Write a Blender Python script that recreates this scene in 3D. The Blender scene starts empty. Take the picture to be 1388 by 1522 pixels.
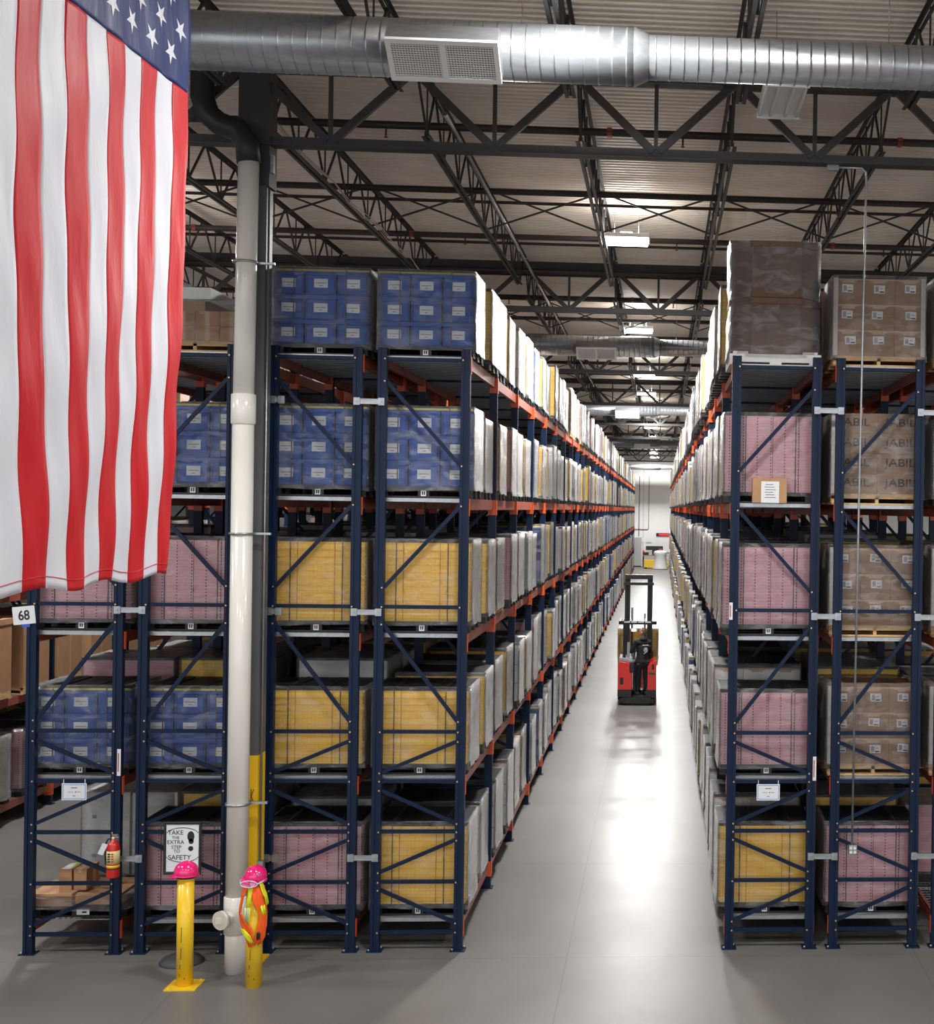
import bpy, bmesh, math, random
from mathutils import Vector, Matrix
random.seed(7)
PI = math.pi
S = bpy.context.scene
C = S.collection
# ------------------------------------------------------------------ camera, world, exposure
CAMH = 5.1
FPX = 1960.0
yaw, pitch, roll, pcx, pcy = 0.0692, -0.0025, 0.0148, 1118.43, 764.04
F = Vector((math.sin(yaw)*math.cos(pitch), math.cos(yaw)*math.cos(pitch), math.sin(pitch)))
R = Vector((math.cos(yaw), -math.sin(yaw), 0)); Uv = R.cross(F)
R2 = R*math.cos(roll)+Uv*math.sin(roll); U2 = Uv*math.cos(roll)-R*math.sin(roll)
cd = bpy.data.cameras.new('camera'); cam = bpy.data.objects.new('camera', cd); C.objects.link(cam)
cd.sensor_fit = 'HORIZONTAL'; cd.sensor_width = 36; cd.lens = FPX/1388*36
cd.shift_x = (694-pcx)/1388; cd.shift_y = (pcy-761)/1388
cd.clip_start = 0.1; cd.clip_end = 400
M4 = Matrix(((R2.x, U2.x, -F.x, 0), (R2.y, U2.y, -F.y, 0), (R2.z, U2.z, -F.z, CAMH), (0, 0, 0, 1)))
cam.matrix_world = M4
S.camera = cam
w = bpy.data.worlds.new('world'); S.world = w; w.use_nodes = True
w.node_tree.nodes['Background'].inputs[0].default_value = (0.93, 0.96, 1, 1)
w.node_tree.nodes['Background'].inputs[1].default_value = 1.4
S.view_settings.view_transform = 'Standard'; S.view_settings.look = 'None'
S.view_settings.gamma = 1; S.view_settings.exposure = 0.28
try:
    S.view_settings.use_curve_mapping = False
    S.cycles.transparent_max_bounces = 14
    S.cycles.max_bounces = 8
    S.cycles.diffuse_bounces = 4
    S.cycles.glossy_bounces = 3
    S.cycles.sample_clamp_indirect = 6
except Exception:
    pass
LAMP_W = 640.0
# lamps: (x, y, power factor).  the fixtures themselves are built further down
AX = -0.64
LAMPS = [(AX, y, 1.28) for y in (22.0, 33.0, 43.9, 51.0, 61.0, 72, 83, 94, 105)]
LAMPS += [(AX, 10.8, .5), (-8.6, 0.5, .5), (-0.6, -0.2, .6), (7.4, 0.5, .6), (-8.6, 10.8, .4), (7.4, 10.8, .5),
          (-8.6, 21.7, .9), (-8.6, 32.75, .9), (-8.6, 43.7, .8), (7.6, 21.7, .8), (7.6, 32.75, .8), (-16, 14, .8), (-16, 28, .7), (AX, 113.5, 1.0)]

# ------------------------------------------------------------------ materials
def lin(c):
    return tuple((((v/255+0.055)/1.055)**2.4 if v/255 > 0.04045 else v/255/12.92) for v in c)+(1,)
MATS = {}
def mat(name, rgb, rough=.5, metal=0, bump=0, bscale=20, var=0, vscale=4, emit=0, coat=0, stretch=None, spec=None):
    if name in MATS: return MATS[name]
    m = bpy.data.materials.new(name); m.use_nodes = True; MATS[name] = m
    nt = m.node_tree; b = nt.nodes['Principled BSDF']
    col = lin(rgb)
    b.inputs['Base Color'].default_value = col; b.inputs['Roughness'].default_value = rough
    b.inputs['Metallic'].default_value = metal
    if spec is not None: b.inputs['Specular IOR Level'].default_value = spec
    if coat: b.inputs['Coat Weight'].default_value = coat; b.inputs['Coat Roughness'].default_value = .1
    if emit:
        b.inputs['Emission Color'].default_value = col; b.inputs['Emission Strength'].default_value = emit
    if bump or var:
        tc = nt.nodes.new('ShaderNodeTexCoord'); mp = nt.nodes.new('ShaderNodeMapping')
        nt.links.new(tc.outputs['Object'], mp.inputs[0])
        if stretch: mp.inputs['Scale'].default_value = stretch
    if var:
        n = nt.nodes.new('ShaderNodeTexNoise'); n.inputs['Scale'].default_value = vscale; n.inputs['Detail'].default_value = 5
        nt.links.new(mp.outputs[0], n.inputs['Vector'])
        r = nt.nodes.new('ShaderNodeValToRGB')
        r.color_ramp.elements[0].position = .3; r.color_ramp.elements[1].position = .7
        r.color_ramp.elements[0].color = tuple(v*(1-var) for v in col[:3])+(1,)
        r.color_ramp.elements[1].color = tuple(min(1, v*(1+var)) for v in col[:3])+(1,)
        nt.links.new(n.outputs[0], r.inputs[0]); nt.links.new(r.outputs[0], b.inputs['Base Color'])
    if bump:
        n = nt.nodes.new('ShaderNodeTexNoise'); n.inputs['Scale'].default_value = bscale; n.inputs['Detail'].default_value = 4
        nt.links.new(mp.outputs[0], n.inputs['Vector'])
        bp = nt.nodes.new('ShaderNodeBump'); bp.inputs['Strength'].default_value = bump; bp.inputs['Distance'].default_value = .02
        nt.links.new(n.outputs[0], bp.inputs['Height']); nt.links.new(bp.outputs[0], b.inputs['Normal'])
    return m
def film(name, base=.10, haze=.28, graz=.65, white=(232, 232, 234)):
    """stretch film: mostly see-through, milky in streaks, milkier at grazing angles, glossy"""
    m = bpy.data.materials.new(name); m.use_nodes = True; MATS[name] = m
    nt = m.node_tree; N = nt.nodes; L = nt.links
    out = N['Material Output']; b = N['Principled BSDF']
    b.inputs['Base Color'].default_value = lin(white); b.inputs['Roughness'].default_value = .34
    tc = N.new('ShaderNodeTexCoord'); oi = N.new('ShaderNodeObjectInfo')
    add = N.new('ShaderNodeVectorMath'); add.operation = 'ADD'
    sc = N.new('ShaderNodeVectorMath'); sc.operation = 'SCALE'; sc.inputs['Scale'].default_value = 37
    cmb = N.new('ShaderNodeCombineXYZ')
    for i in range(3): L.new(oi.outputs['Random'], cmb.inputs[i])
    L.new(cmb.outputs[0], sc.inputs[0]); L.new(tc.outputs['Object'], add.inputs[0]); L.new(sc.outputs[0], add.inputs[1])
    mp = N.new('ShaderNodeMapping'); mp.inputs['Scale'].default_value = (3, 3, 7); mp.inputs['Rotation'].default_value = (0.25, 0.3, 0)
    L.new(add.outputs[0], mp.inputs[0])
    n1 = N.new('ShaderNodeTexNoise'); n1.inputs['Scale'].default_value = 1.2; n1.inputs['Detail'].default_value = 6; n1.inputs['Distortion'].default_value = 1.2
    L.new(mp.outputs[0], n1.inputs['Vector'])
    n2 = N.new('ShaderNodeTexNoise'); n2.inputs['Scale'].default_value = 5; n2.inputs['Detail'].default_value = 4; n2.inputs['Distortion'].default_value = 2.5
    L.new(mp.outputs[0], n2.inputs['Vector'])
    bp = N.new('ShaderNodeBump'); bp.inputs['Strength'].default_value = .55; bp.inputs['Distance'].default_value = .03
    L.new(n2.outputs[0], bp.inputs['Height']); L.new(bp.outputs[0], b.inputs['Normal'])
    rp = N.new('ShaderNodeMapRange'); rp.inputs['From Min'].default_value = .45; rp.inputs['From Max'].default_value = .75
    rp.inputs['To Min'].default_value = 0; rp.inputs['To Max'].default_value = haze
    L.new(n1.outputs[0], rp.inputs['Value'])
    lw = N.new('ShaderNodeLayerWeight'); lw.inputs['Blend'].default_value = .5
    pw = N.new('ShaderNodeMath'); pw.operation = 'POWER'; pw.inputs[1].default_value = 2.4
    L.new(lw.outputs['Facing'], pw.inputs[0])
    mu = N.new('ShaderNodeMath'); mu.operation = 'MULTIPLY_ADD'; mu.inputs[1].default_value = graz; mu.inputs[2].default_value = base
    L.new(pw.outputs[0], mu.inputs[0])
    ad = N.new('ShaderNodeMath'); ad.operation = 'ADD'; ad.use_clamp = True
    L.new(mu.outputs[0], ad.inputs[0]); L.new(rp.outputs[0], ad.inputs[1])
    tr = N.new('ShaderNodeBsdfTransparent'); gl = N.new('ShaderNodeBsdfGlossy'); gl.inputs['Roughness'].default_value = .12
    L.new(bp.outputs[0], gl.inputs['Normal'])
    mx = N.new('ShaderNodeMixShader'); L.new(ad.outputs[0], mx.inputs[0]); L.new(tr.outputs[0], mx.inputs[1]); L.new(b.outputs[0], mx.inputs[2])
    fr = N.new('ShaderNodeFresnel'); fr.inputs['IOR'].default_value = 1.5; L.new(bp.outputs[0], fr.inputs['Normal'])
    mx2 = N.new('ShaderNodeMixShader'); L.new(fr.outputs[0], mx2.inputs[0]); L.new(mx.outputs[0], mx2.inputs[1]); L.new(gl.outputs[0], mx2.inputs[2])
    L.new(mx2.outputs[0], out.inputs['Surface'])
    return m
def banded(name, rgb, rgb2, zs, xs=0, rough=.45, amt=.5):
    """plastic trays: thin darker joints every zs metres in height (and ribs every xs metres across)"""
    m = bpy.data.materials.new(name); m.use_nodes = True; MATS[name] = m
    nt = m.node_tree; N = nt.nodes; L = nt.links; b = N['Principled BSDF']; b.inputs['Roughness'].default_value = rough
    tc = N.new('ShaderNodeTexCoord'); sp = N.new('ShaderNodeSeparateXYZ'); L.new(tc.outputs['Object'], sp.inputs[0])
    def line(out, period, width):
        d = N.new('ShaderNodeMath'); d.operation = 'DIVIDE'; d.inputs[1].default_value = period; L.new(out, d.inputs[0])
        f = N.new('ShaderNodeMath'); f.operation = 'FRACT'; L.new(d.outputs[0], f.inputs[0])
        l = N.new('ShaderNodeMath'); l.operation = 'LESS_THAN'; l.inputs[1].default_value = width; L.new(f.outputs[0], l.inputs[0])
        return l.outputs[0]
    a = line(sp.outputs['Z'], zs, .12)
    if xs:
        q = line(sp.outputs['X'], xs, .15); mxx = N.new('ShaderNodeMath'); mxx.operation = 'MAXIMUM'; mxx.use_clamp = True
        L.new(a, mxx.inputs[0]); L.new(q, mxx.inputs[1]); a = mxx.outputs[0]
    am = N.new('ShaderNodeMath'); am.operation = 'MULTIPLY'; am.inputs[1].default_value = amt; L.new(a, am.inputs[0])
    mx = N.new('ShaderNodeMix'); mx.data_type = 'RGBA'; L.new(am.outputs[0], mx.inputs['Factor'])
    mx.inputs['A'].default_value = lin(rgb); mx.inputs['B'].default_value = lin(rgb2)
    L.new(mx.outputs['Result'], b.inputs['Base Color'])
    return m

NAVY = mat('navy_steel', (12, 30, 56), .42, 0, var=.15, vscale=6, spec=.22)
ORANGE = mat('orange_steel', (158, 82, 62), .4, var=.12, vscale=5)  # browner than the connectors: fading from grazing reflection put into the beam colour
ORANGEC = mat('orange_connector', (214, 84, 36), .4)
GALV = mat('galvanised', (165, 168, 172), .35, .8, var=.15, vscale=14)
DECK = mat('deck_steel', (150, 153, 158), .42, .2, var=.12, vscale=9)
BLACKP = mat('black_plastic', (24, 24, 27), .45, var=.2, vscale=8)
DARKST = mat('dark_painted_steel', (52, 50, 50), .55, 0, var=.15, vscale=3)
WOOD = mat('pallet_wood', (205, 168, 118), .7, var=.22, vscale=7, stretch=(1, 1, 6), bump=.2)
FILM = film('stretch_film', .03, .19, .5, (242, 241, 240))
FILMW = film('milky_stretch_film', .06, .22, .5)
YEL = banded('yellow_tray_plastic', (255, 214, 78), (214, 158, 44), .0775, .045, amt=.35)
PINK = banded('pink_tray_plastic', (222, 170, 180), (186, 128, 138), .0365, 0, amt=.5)
YEDGE = mat('yellow_edge', (252, 200, 58), .45)
AMBER = mat('amber_seam', (196, 128, 50), .5)
HOLE = mat('dark_hole', (62, 36, 44), .7)
LHOLE = mat('light_hole', (252, 236, 170), .5)
BLUE = mat('blue_tote_plastic', (14, 82, 170), .4, var=.1, vscale=3, spec=.25)
BLUED = mat('blue_tote_rib', (12, 60, 136), .45, spec=.25)
LBL = mat('paper_label', (222, 224, 226), .6)
INK = mat('ink', (40, 40, 44), .7)
CARD = mat('cardboard', (176, 134, 98), .75, var=.1, vscale=5, bump=.08)
CARD2 = mat('cardboard_shipping', (150, 118, 92), .7, var=.08, vscale=5, bump=.06)
CARDD = mat('cardboard_dark', (112, 86, 68), .75, var=.1, vscale=5)
TAPE = mat('carton_tape', (190, 158, 128), .35)
WCART = mat('white_carton', (222, 222, 220), .6, var=.04)
GREYT = banded('grey_tray_plastic', (186, 184, 184), (140, 140, 142), .06, 0, amt=.5)
TEAL = banded('teal_tray_plastic', (140, 190, 180), (100, 150, 145), .06, 0, amt=.5)
BLKT = banded('black_tray_plastic', (46, 46, 52), (20, 20, 22), .07, 0, amt=.7)
CONT = [mat('contents_beige', (214, 198, 172), .6, var=.25, vscale=3, stretch=(1, 1, 3)), mat('contents_grey', (204, 200, 202), .6, var=.25, vscale=3, stretch=(1, 1, 3)),
        mat('contents_mauve', (200, 176, 184), .6, var=.22, vscale=3, stretch=(1, 1, 3)), mat('contents_brown', (186, 156, 124), .6, var=.3, vscale=3, stretch=(1, 1, 3))]
STRAPM = mat('strap_dark', (70, 62, 60), .5)
YLID = mat('yellow_lid_rim', (206, 190, 78), .5)
WHITEP = mat('white_cornerboard', (226, 224, 220), .6)
BOLT = mat('brass_bolt', (214, 180, 130), .35, .6)
PVC = mat('white_pipe', (226, 222, 214), .25, var=.04, vscale=2, coat=.4)
BLACKPIPE = mat('black_pipe', (26, 26, 26), .5)
SAFY = mat('safety_yellow', (240, 196, 30), .35, var=.05, vscale=3, coat=.3)
HOTPINK = mat('hot_pink_shell', (240, 30, 120), .15, coat=.8)
REDP = mat('red_paint', (206, 36, 28), .35, coat=.3)
CLEARG = mat('goggle_lens', (236, 150, 190), .1, coat=.6)
VORANGE = mat('vest_orange', (255, 98, 24), .75, bump=.3, bscale=90)
VYEL = mat('vest_yellow', (238, 244, 40), .6)
VSIL = mat('vest_silver', (205, 210, 212), .3, .3)
RUBBER = mat('rubber', (58, 58, 60), .6, var=.1)

# ------------------------------------------------------------------ mesh helpers
class MB:
    def __init__(s): s.v = []; s.f = []; s.m = []; s.mats = []; s.sm = []
    def mi(s, m):
        if m not in s.mats: s.mats.append(m)
        return s.mats.index(m)
    def box(s, x0, x1, y0, y1, z0, z1, m, bev=0):
        i = len(s.v); k = s.mi(m)
        s.v += [(x0, y0, z0), (x1, y0, z0), (x1, y1, z0), (x0, y1, z0), (x0, y0, z1), (x1, y0, z1), (x1, y1, z1), (x0, y1, z1)]
        for q in ((0, 3, 2, 1), (4, 5, 6, 7), (0, 1, 5, 4), (1, 2, 6, 5), (2, 3, 7, 6), (3, 0, 4, 7)):
            s.f.append(tuple(i+a for a in q)); s.m.append(k); s.sm.append(False)
        return s
    def hull8(s, pts, m):
        i = len(s.v); k = s.mi(m); s.v += [tuple(p) for p in pts]
        for q in ((0, 3, 2, 1), (4, 5, 6, 7), (0, 1, 5, 4), (1, 2, 6, 5), (2, 3, 7, 6), (3, 0, 4, 7)):
            s.f.append(tuple(i+a for a in q)); s.m.append(k); s.sm.append(False)
        return s
    def bar(s, p, q, w, h, m, up=(0, 1, 0)):
        p = Vector(p); q = Vector(q); d = (q-p).normalized(); u = Vector(up)
        if abs(d.dot(u)) > .95: u = Vector((1, 0, 0))
        a = d.cross(u).normalized()*w/2; b = d.cross(a).normalized()*h/2
        P = [p-a-b, p+a-b, p+a+b, p-a+b, q-a-b, q+a-b, q+a+b, q-a+b]
        return s.hull8(P, m)
    def face(s, pts, m, sm=False):
        i = len(s.v); s.v += [tuple(p) for p in pts]; s.f.append(tuple(range(i, i+len(pts)))); s.m.append(s.mi(m)); s.sm.append(sm); return s
    def tube(s, pts, r, m, n=12, cap=True, sm=True):
        pts = [Vector(p) for p in pts]; k = s.mi(m); base = len(s.v); N = len(pts)
        rs = r if isinstance(r, (list, tuple)) else [r]*N
        prev = None
        for j, p in enumerate(pts):
            d = (pts[min(j+1, N-1)]-pts[max(j-1, 0)]).normalized()
            if prev is None:
                a = d.cross(Vector((0, 0, 1)) if abs(d.z) < .9 else Vector((0, 1, 0))).normalized()
            else:
                a = (prev-d*prev.dot(d)).normalized()
            prev = a; b = d.cross(a)
            for t in range(n):
                an = 2*PI*t/n; s.v.append(tuple(p+(a*math.cos(an)+b*math.sin(an))*rs[j]))
        for j in range(N-1):
            for t in range(n):
                t2 = (t+1) % n
                s.f.append((base+j*n+t, base+j*n+t2, base+(j+1)*n+t2, base+(j+1)*n+t)); s.m.append(k); s.sm.append(sm)
        if cap:
            s.f.append(tuple(base+t for t in range(n))[::-1]); s.m.append(k); s.sm.append(False)
            s.f.append(tuple(base+(N-1)*n+t for t in range(n))); s.m.append(k); s.sm.append(False)
        return s
    def lathe(s, prof, m, c=(0, 0, 0), n=24, sx=1, sy=1):
        k = s.mi(m); base = len(s.v)
        for (r, z) in prof:
            for t in range(n):
                a = 2*PI*t/n; s.v.append((c[0]+r*sx*math.cos(a), c[1]+r*sy*math.sin(a), c[2]+z))
        for j in range(len(prof)-1):
            for t in range(n):
                t2 = (t+1) % n; s.f.append((base+j*n+t, base+j*n+t2, base+(j+1)*n+t2, base+(j+1)*n+t)); s.m.append(k); s.sm.append(True)
        s.f.append(tuple(base+t for t in range(n))[::-1]); s.m.append(k); s.sm.append(False)
        s.f.append(tuple(base+(len(prof)-1)*n+t for t in range(n))); s.m.append(k); s.sm.append(False)
        return s
    def prism(s, prof, y0, y1, m, axis='y'):
        """prof of (a,b) points extruded: axis y -> (a,y,b), axis x -> (x,a,b), axis z -> (a,b,z)"""
        def P(a, b, t):
            return (a, t, b) if axis == 'y' else ((t, a, b) if axis == 'x' else (a, b, t))
        i = len(s.v); n = len(prof); k = s.mi(m)
        s.v += [P(a, b, y0) for a, b in prof]+[P(a, b, y1) for a, b in prof]
        s.f.append(tuple(range(i, i+n))[::-1]); s.f.append(tuple(range(i+n, i+2*n))); s.m += [k, k]; s.sm += [False, False]
        for t in range(n):
            t2 = (t+1) % n; s.f.append((i+t, i+t2, i+n+t2, i+n+t)); s.m.append(k); s.sm.append(False)
        return s
    def mesh(s, name, fix=True):
        me = bpy.data.meshes.new(name); me.from_pydata(s.v, [], s.f)
        for m in s.mats: me.materials.append(m)
        me.polygons.foreach_set('material_index', s.m); me.polygons.foreach_set('use_smooth', s.sm)
        if fix:
            bm = bmesh.new(); bm.from_mesh(me); bmesh.ops.recalc_face_normals(bm, faces=bm.faces); bm.to_mesh(me); bm.free()
        me.update(); return me
    def build(s, name, parent=None, loc=None, bev=0):
        o = link(name, s.mesh(name), parent, loc)
        if bev:
            b = o.modifiers.new('bevel', 'BEVEL'); b.width = bev; b.segments = 2; b.limit_method = 'ANGLE'
        return o
def link(name, me, parent=None, loc=None):
    o = bpy.data.objects.new(name, me); C.objects.link(o)
    if parent is not None: o.parent = parent
    if loc: o.location = loc
    return o
def tag(o, label, cat, group=None, kind=None):
    o['label'] = label; o['category'] = cat
    if group: o['group'] = group
    if kind: o['kind'] = kind
    return o
def thing(name, label, cat, loc=(0, 0, 0), rz=0, group=None):
    o = bpy.data.objects.new(name, None); C.objects.link(o); o.location = loc; o.rotation_euler = (0, 0, rz)
    o.empty_display_size = .2
    return tag(o, label, cat, group)
def struct(mb, name, loc=None):
    o = mb.build(name, None, loc); o['kind'] = 'structure'; return o
_tc = {}
def text_mesh(body, size, m, ext=.001, bold=0, align='CENTER'):
    cu = bpy.data.curves.new('lettering', 'FONT'); cu.body = body; cu.size = size; cu.extrude = ext; cu.offset = bold
    cu.align_x = align; cu.align_y = 'CENTER'; cu.space_line = .85
    o = bpy.data.objects.new('lettering', cu); C.objects.link(o)
    dg = bpy.context.evaluated_depsgraph_get(); me = bpy.data.meshes.new_from_object(o.evaluated_get(dg))
    bpy.data.objects.remove(o); me.materials.clear(); me.materials.append(m)
    return me
def text_on(name, body, size, m, parent, loc, rot=(PI/2, 0, 0), bold=0, sx=1):
    o = link(name, text_mesh(body, size, m, bold=bold), parent, loc); o.rotation_euler = rot; o.scale = (sx, 1, 1); return o

# ------------------------------------------------------------------ room shell
Y0, PITCH, NB = 15.34, 2.515, 38
XL, XRT, YB, YF, CZ = -26.0, 16.0, 117.6, -16.0, 10.2
def floor_mat():
    m = bpy.data.materials.new('polished_concrete'); m.use_nodes = True
    nt = m.node_tree; N = nt.nodes; L = nt.links; b = N['Principled BSDF']
    tc = N.new('ShaderNodeTexCoord')
    n = N.new('ShaderNodeTexNoise'); n.inputs['Scale'].default_value = .55; n.inputs['Detail'].default_value = 8; n.inputs['Roughness'].default_value = .6
    L.new(tc.outputs['Object'], n.inputs['Vector'])
    r = N.new('ShaderNodeValToRGB'); r.color_ramp.elements[0].position = .3; r.color_ramp.elements[1].position = .7
    r.color_ramp.elements[0].color = lin((104, 102, 99)); r.color_ramp.elements[1].color = lin((118, 116, 113)); L.new(n.outputs[0], r.inputs[0])
    sp = N.new('ShaderNodeSeparateXYZ'); L.new(tc.outputs['Object'], sp.inputs[0])
    def joint(out, off, per):
        a = N.new('ShaderNodeMath'); a.operation = 'ADD'; a.inputs[1].default_value = off+per*50; L.new(out, a.inputs[0])
        d = N.new('ShaderNodeMath'); d.operation = 'DIVIDE'; d.inputs[1].default_value = per; L.new(a.outputs[0], d.inputs[0])
        f = N.new('ShaderNodeMath'); f.operation = 'FRACT'; L.new(d.outputs[0], f.inputs[0])
        l = N.new('ShaderNodeMath'); l.operation = 'LESS_THAN'; l.inputs[1].default_value = .012/per; L.new(f.outputs[0], l.inputs[0]); return l.outputs[0]
    j1 = joint(sp.outputs['Y'], .75, 3.95); j2 = joint(sp.outputs['X'], 1.0, 4.0)
    mxm = N.new('ShaderNodeMath'); mxm.operation = 'MAXIMUM'; L.new(j1, mxm.inputs[0]); L.new(j2, mxm.inputs[1])
    ml = N.new('ShaderNodeMath'); ml.operation = 'MULTIPLY'; ml.inputs[1].default_value = .5; L.new(mxm.outputs[0], ml.inputs[0])
    mx = N.new('ShaderNodeMix'); mx.data_type = 'RGBA'; L.new(ml.outputs[0], mx.inputs['Factor']); L.new(r.outputs[0], mx.inputs['A']); mx.inputs['B'].default_value = lin((70, 62, 58))
    L.new(mx.outputs['Result'], b.inputs['Base Color'])
    n2 = N.new('ShaderNodeTexNoise'); n2.inputs['Scale'].default_value = 1.3; n2.inputs['Detail'].default_value = 6; L.new(tc.outputs['Object'], n2.inputs['Vector'])
    rr = N.new('ShaderNodeMapRange'); rr.inputs['To Min'].default_value = .32; rr.inputs['To Max'].default_value = .37; L.new(n2.outputs[0], rr.inputs['Value']); L.new(rr.outputs[0], b.inputs['Roughness'])
    b.inputs['Specular IOR Level'].default_value = .42
    n3 = N.new('ShaderNodeTexNoise'); n3.inputs['Scale'].default_value = 2.2; n3.inputs['Detail'].default_value = 3; L.new(tc.outputs['Object'], n3.inputs['Vector'])
    bp = N.new('ShaderNodeBump'); bp.inputs['Strength'].default_value = .015; bp.inputs['Distance'].default_value = .02; L.new(n3.outputs[0], bp.inputs['Height']); L.new(bp.outputs[0], b.inputs['Normal'])
    return m
struct(MB().box(XL, XRT, YF, YB, -.2, 0, floor_mat()), 'floor')
CEIL = mat('roof_deck', (238, 227, 214), .45, .1, var=.06, vscale=1.5)
mb = MB(); k = mb.mi(CEIL); y = YF; prof = []
while y < YB:
    prof += [(y, CZ), (y+.05, CZ), (y+.065, CZ+.07), (y+.135, CZ+.07)]; y += .15
for (yy, zz) in prof: mb.v += [(XL, yy, zz), (XRT, yy, zz)]
for i in range(len(prof)-1): mb.f.append((2*i, 2*i+1, 2*i+3, 2*i+2)); mb.m.append(k); mb.sm.append(False)
mb.box(XL, XRT, YF, YB, CZ+.1, CZ+.2, CEIL)
struct(mb, 'ceiling')
WALL = mat('wall_panel', (226, 226, 224), .6, var=.03, vscale=.4)
WJ = mat('wall_joint', (170, 170, 170), .7)
mb = MB().box(XL-.3, XRT+.3, YB, YB+.3, 0, CZ+.1, WALL)
x = XL
while x < XRT: mb.box(x, x+.04, YB-.012, YB+.01, 0, CZ, WJ); x += 3.05
struct(mb, 'wall_back')
struct(MB().box(XL-.3, XL, YF, YB, 0, CZ+.1, WALL), 'wall_left')
struct(MB().box(XRT, XRT+.3, YF, YB, 0, CZ+.1, WALL), 'wall_right')

# ------------------------------------------------------------------ racks
LV = [0.36, 1.99, 3.63, 5.19, 6.82]
HORIZ = [6.775, 3.94, 2.51, 1.945, 1.366, .79, .215]
DIAG = [(6.52, 5.56, 1), (5.10, 4.16, 0), (3.74, 2.63, 1), (2.40, 2.04, 0), (1.84, 1.46, 1), (1.27, .90, 0), (.70, .32, 1)]
FW = .94; PH = 6.90
def post_mb(mb, x, dots=True):
    mb.box(x-.052, x+.052, -.028, .04, .012, PH, NAVY)
    mb.box(x-.052, x-.018, -.04, -.028, .012, PH, NAVY); mb.box(x+.018, x+.052, -.04, -.028, .012, PH, NAVY)
    if dots:
        z = .12
        while z < PH-.1:
            for sx in (-1, 1):
                a = x+sx*.0525; mb.box(min(a, a+sx*.001), max(a, a+sx*.001), -.012, .008, z, z+.022, HOLE if False else BLACKP)
            z += .076
    return mb
def brace(mb, a, b, t=.042):
    mb.bar(a, b, t, .03, NAVY, up=(0, 1, 0)); return mb
def plain_frame(flip):
    mb = MB()
    for x in (0, FW):
        mb.box(x-.052, x+.052, -.04, .04, .012, PH, NAVY); mb.box(x-.08, x+.08, -.07, .07, 0, .012, NAVY)
    for z in HORIZ: mb.box(.05, FW-.05, -.015, .015, z-.02, z+.02, NAVY)
    for z0, z1, d in DIAG:
        l, r = (z0, z1) if (d == 1) != flip else (z1, z0)
        brace(mb, (.05, 0, l), (FW-.05, 0, r))
    return mb.mesh('upright_frame')
PF = {False: plain_frame(False), True: plain_frame(True)}
PM = post_mb(MB(), 0).mesh('post')
HB = MB().box(.05, FW-.05, -.015, .015, -.021, .021, NAVY).mesh('horizontal_brace')
BP = MB().box(-.085, .085, -.075, .075, 0, .012, NAVY).tube([(-.06, -.055, .01), (-.06, -.055, .035)], .012, GALV, 6).tube([(.06, .05, .01), (.06, .05, .035)], .012, GALV, 6).mesh('base_plate')
def detail_frame(parent, loc, flip):
    f = bpy.data.objects.new('upright_frame', None); C.objects.link(f); f.parent = parent; f.location = loc
    for x in (0, FW):
        link('post', PM, f, (x, 0, 0)); link('base_plate', BP, f, (x, 0, 0))
    for z in HORIZ: link('horizontal_brace', HB, f, (0, 0, z))
    bb = MB()
    for z in HORIZ:
        for x in (.03, FW-.03): bb.box(x-.008, x+.008, -.046, -.04, z-.008, z+.008, BOLT)
    for z0, z1, d in DIAG:
        l, r = (z0, z1) if (d == 1) != flip else (z1, z0)
        brace(MB(), (.045, 0, l), (FW-.045, 0, r)).build('diagonal_brace', f)
        for x, z in ((.03, l), (FW-.03, r)): bb.box(x-.008, x+.008, -.046, -.04, z-.008, z+.008, BOLT)
    bb.build('bolts', f)
    return f
def beam_mb(mb, x, y0, z, side):
    y1 = y0+PITCH
    mb.box(x-.022, x+.022, y0+.041, y1-.041, z-.13, z-.035, ORANGE)
    a, b = (x-.022, x+.008) if side > 0 else (x-.008, x+.022)
    mb.box(a if side < 0 else x-.0, b if side < 0 else x+.022, y0+.041, y1-.041, z-.035, z, ORANGE)
    xo = x+.053*(1 if side > 0 else -1)
    for yy in (y0+.041, y1-.049): mb.box(x-.05, x+.05, yy, yy+.008, z-.2, z+.0, ORANGEC)
    for yy in (y0-.0, y1-.05): mb.box(min(xo, xo+.006*side), max(xo, xo+.006*side), yy, yy+.05, z-.2, z-.0, ORANGEC)
    return mb
def deck_mb(mb, x, y0, z, n=11):
    x0, x1 = x+.03, x+FW-.03; d = (PITCH-.12)/n; y = y0+.06
    for i in range(n):
        mb.box(x0, x1, y+i*d, y+(i+1)*d-.07, z-.008, z-.002, DECK); mb.box(x0, x1, y+(i+1)*d-.07, y+(i+1)*d, z-.040, z-.034, DECK)
        mb.box(x0, x1, y+(i+1)*d-.074, y+(i+1)*d-.07, z-.04, z-.002, DECK); mb.box(x0, x1, y+(i+1)*d-.004, y+(i+1)*d, z-.04, z-.002, DECK)
    mb.box(x0, x1, y0+.056, y0+.06, z-.045, z-.002, GALV)
    return mb
def wiredeck_mb(mb, x, y0, z):
    x0, x1 = x+.0, x+FW-.0; i = 0
    y = y0+.08
    while y < y0+PITCH-.06: mb.box(x0, x1, y, y+.007, z-.007, z, GALV); y += .1
    xx = x0+.03
    while xx < x1: mb.box(xx, xx+.007, y0+.07, y0+PITCH-.07, z-.012, z-.006, GALV); xx += .06
    for yy in (y0+.3, y0+1.2, y0+2.1): mb.box(x0+.025, x1-.025, yy, yy+.04, z-.04, z-.013, GALV)
    return mb
BM = {}
DM = {}
for sd in (-1, 1): BM[sd] = beam_mb(MB(), 0, 0, 0, sd).mesh('shelf_beam')
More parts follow.
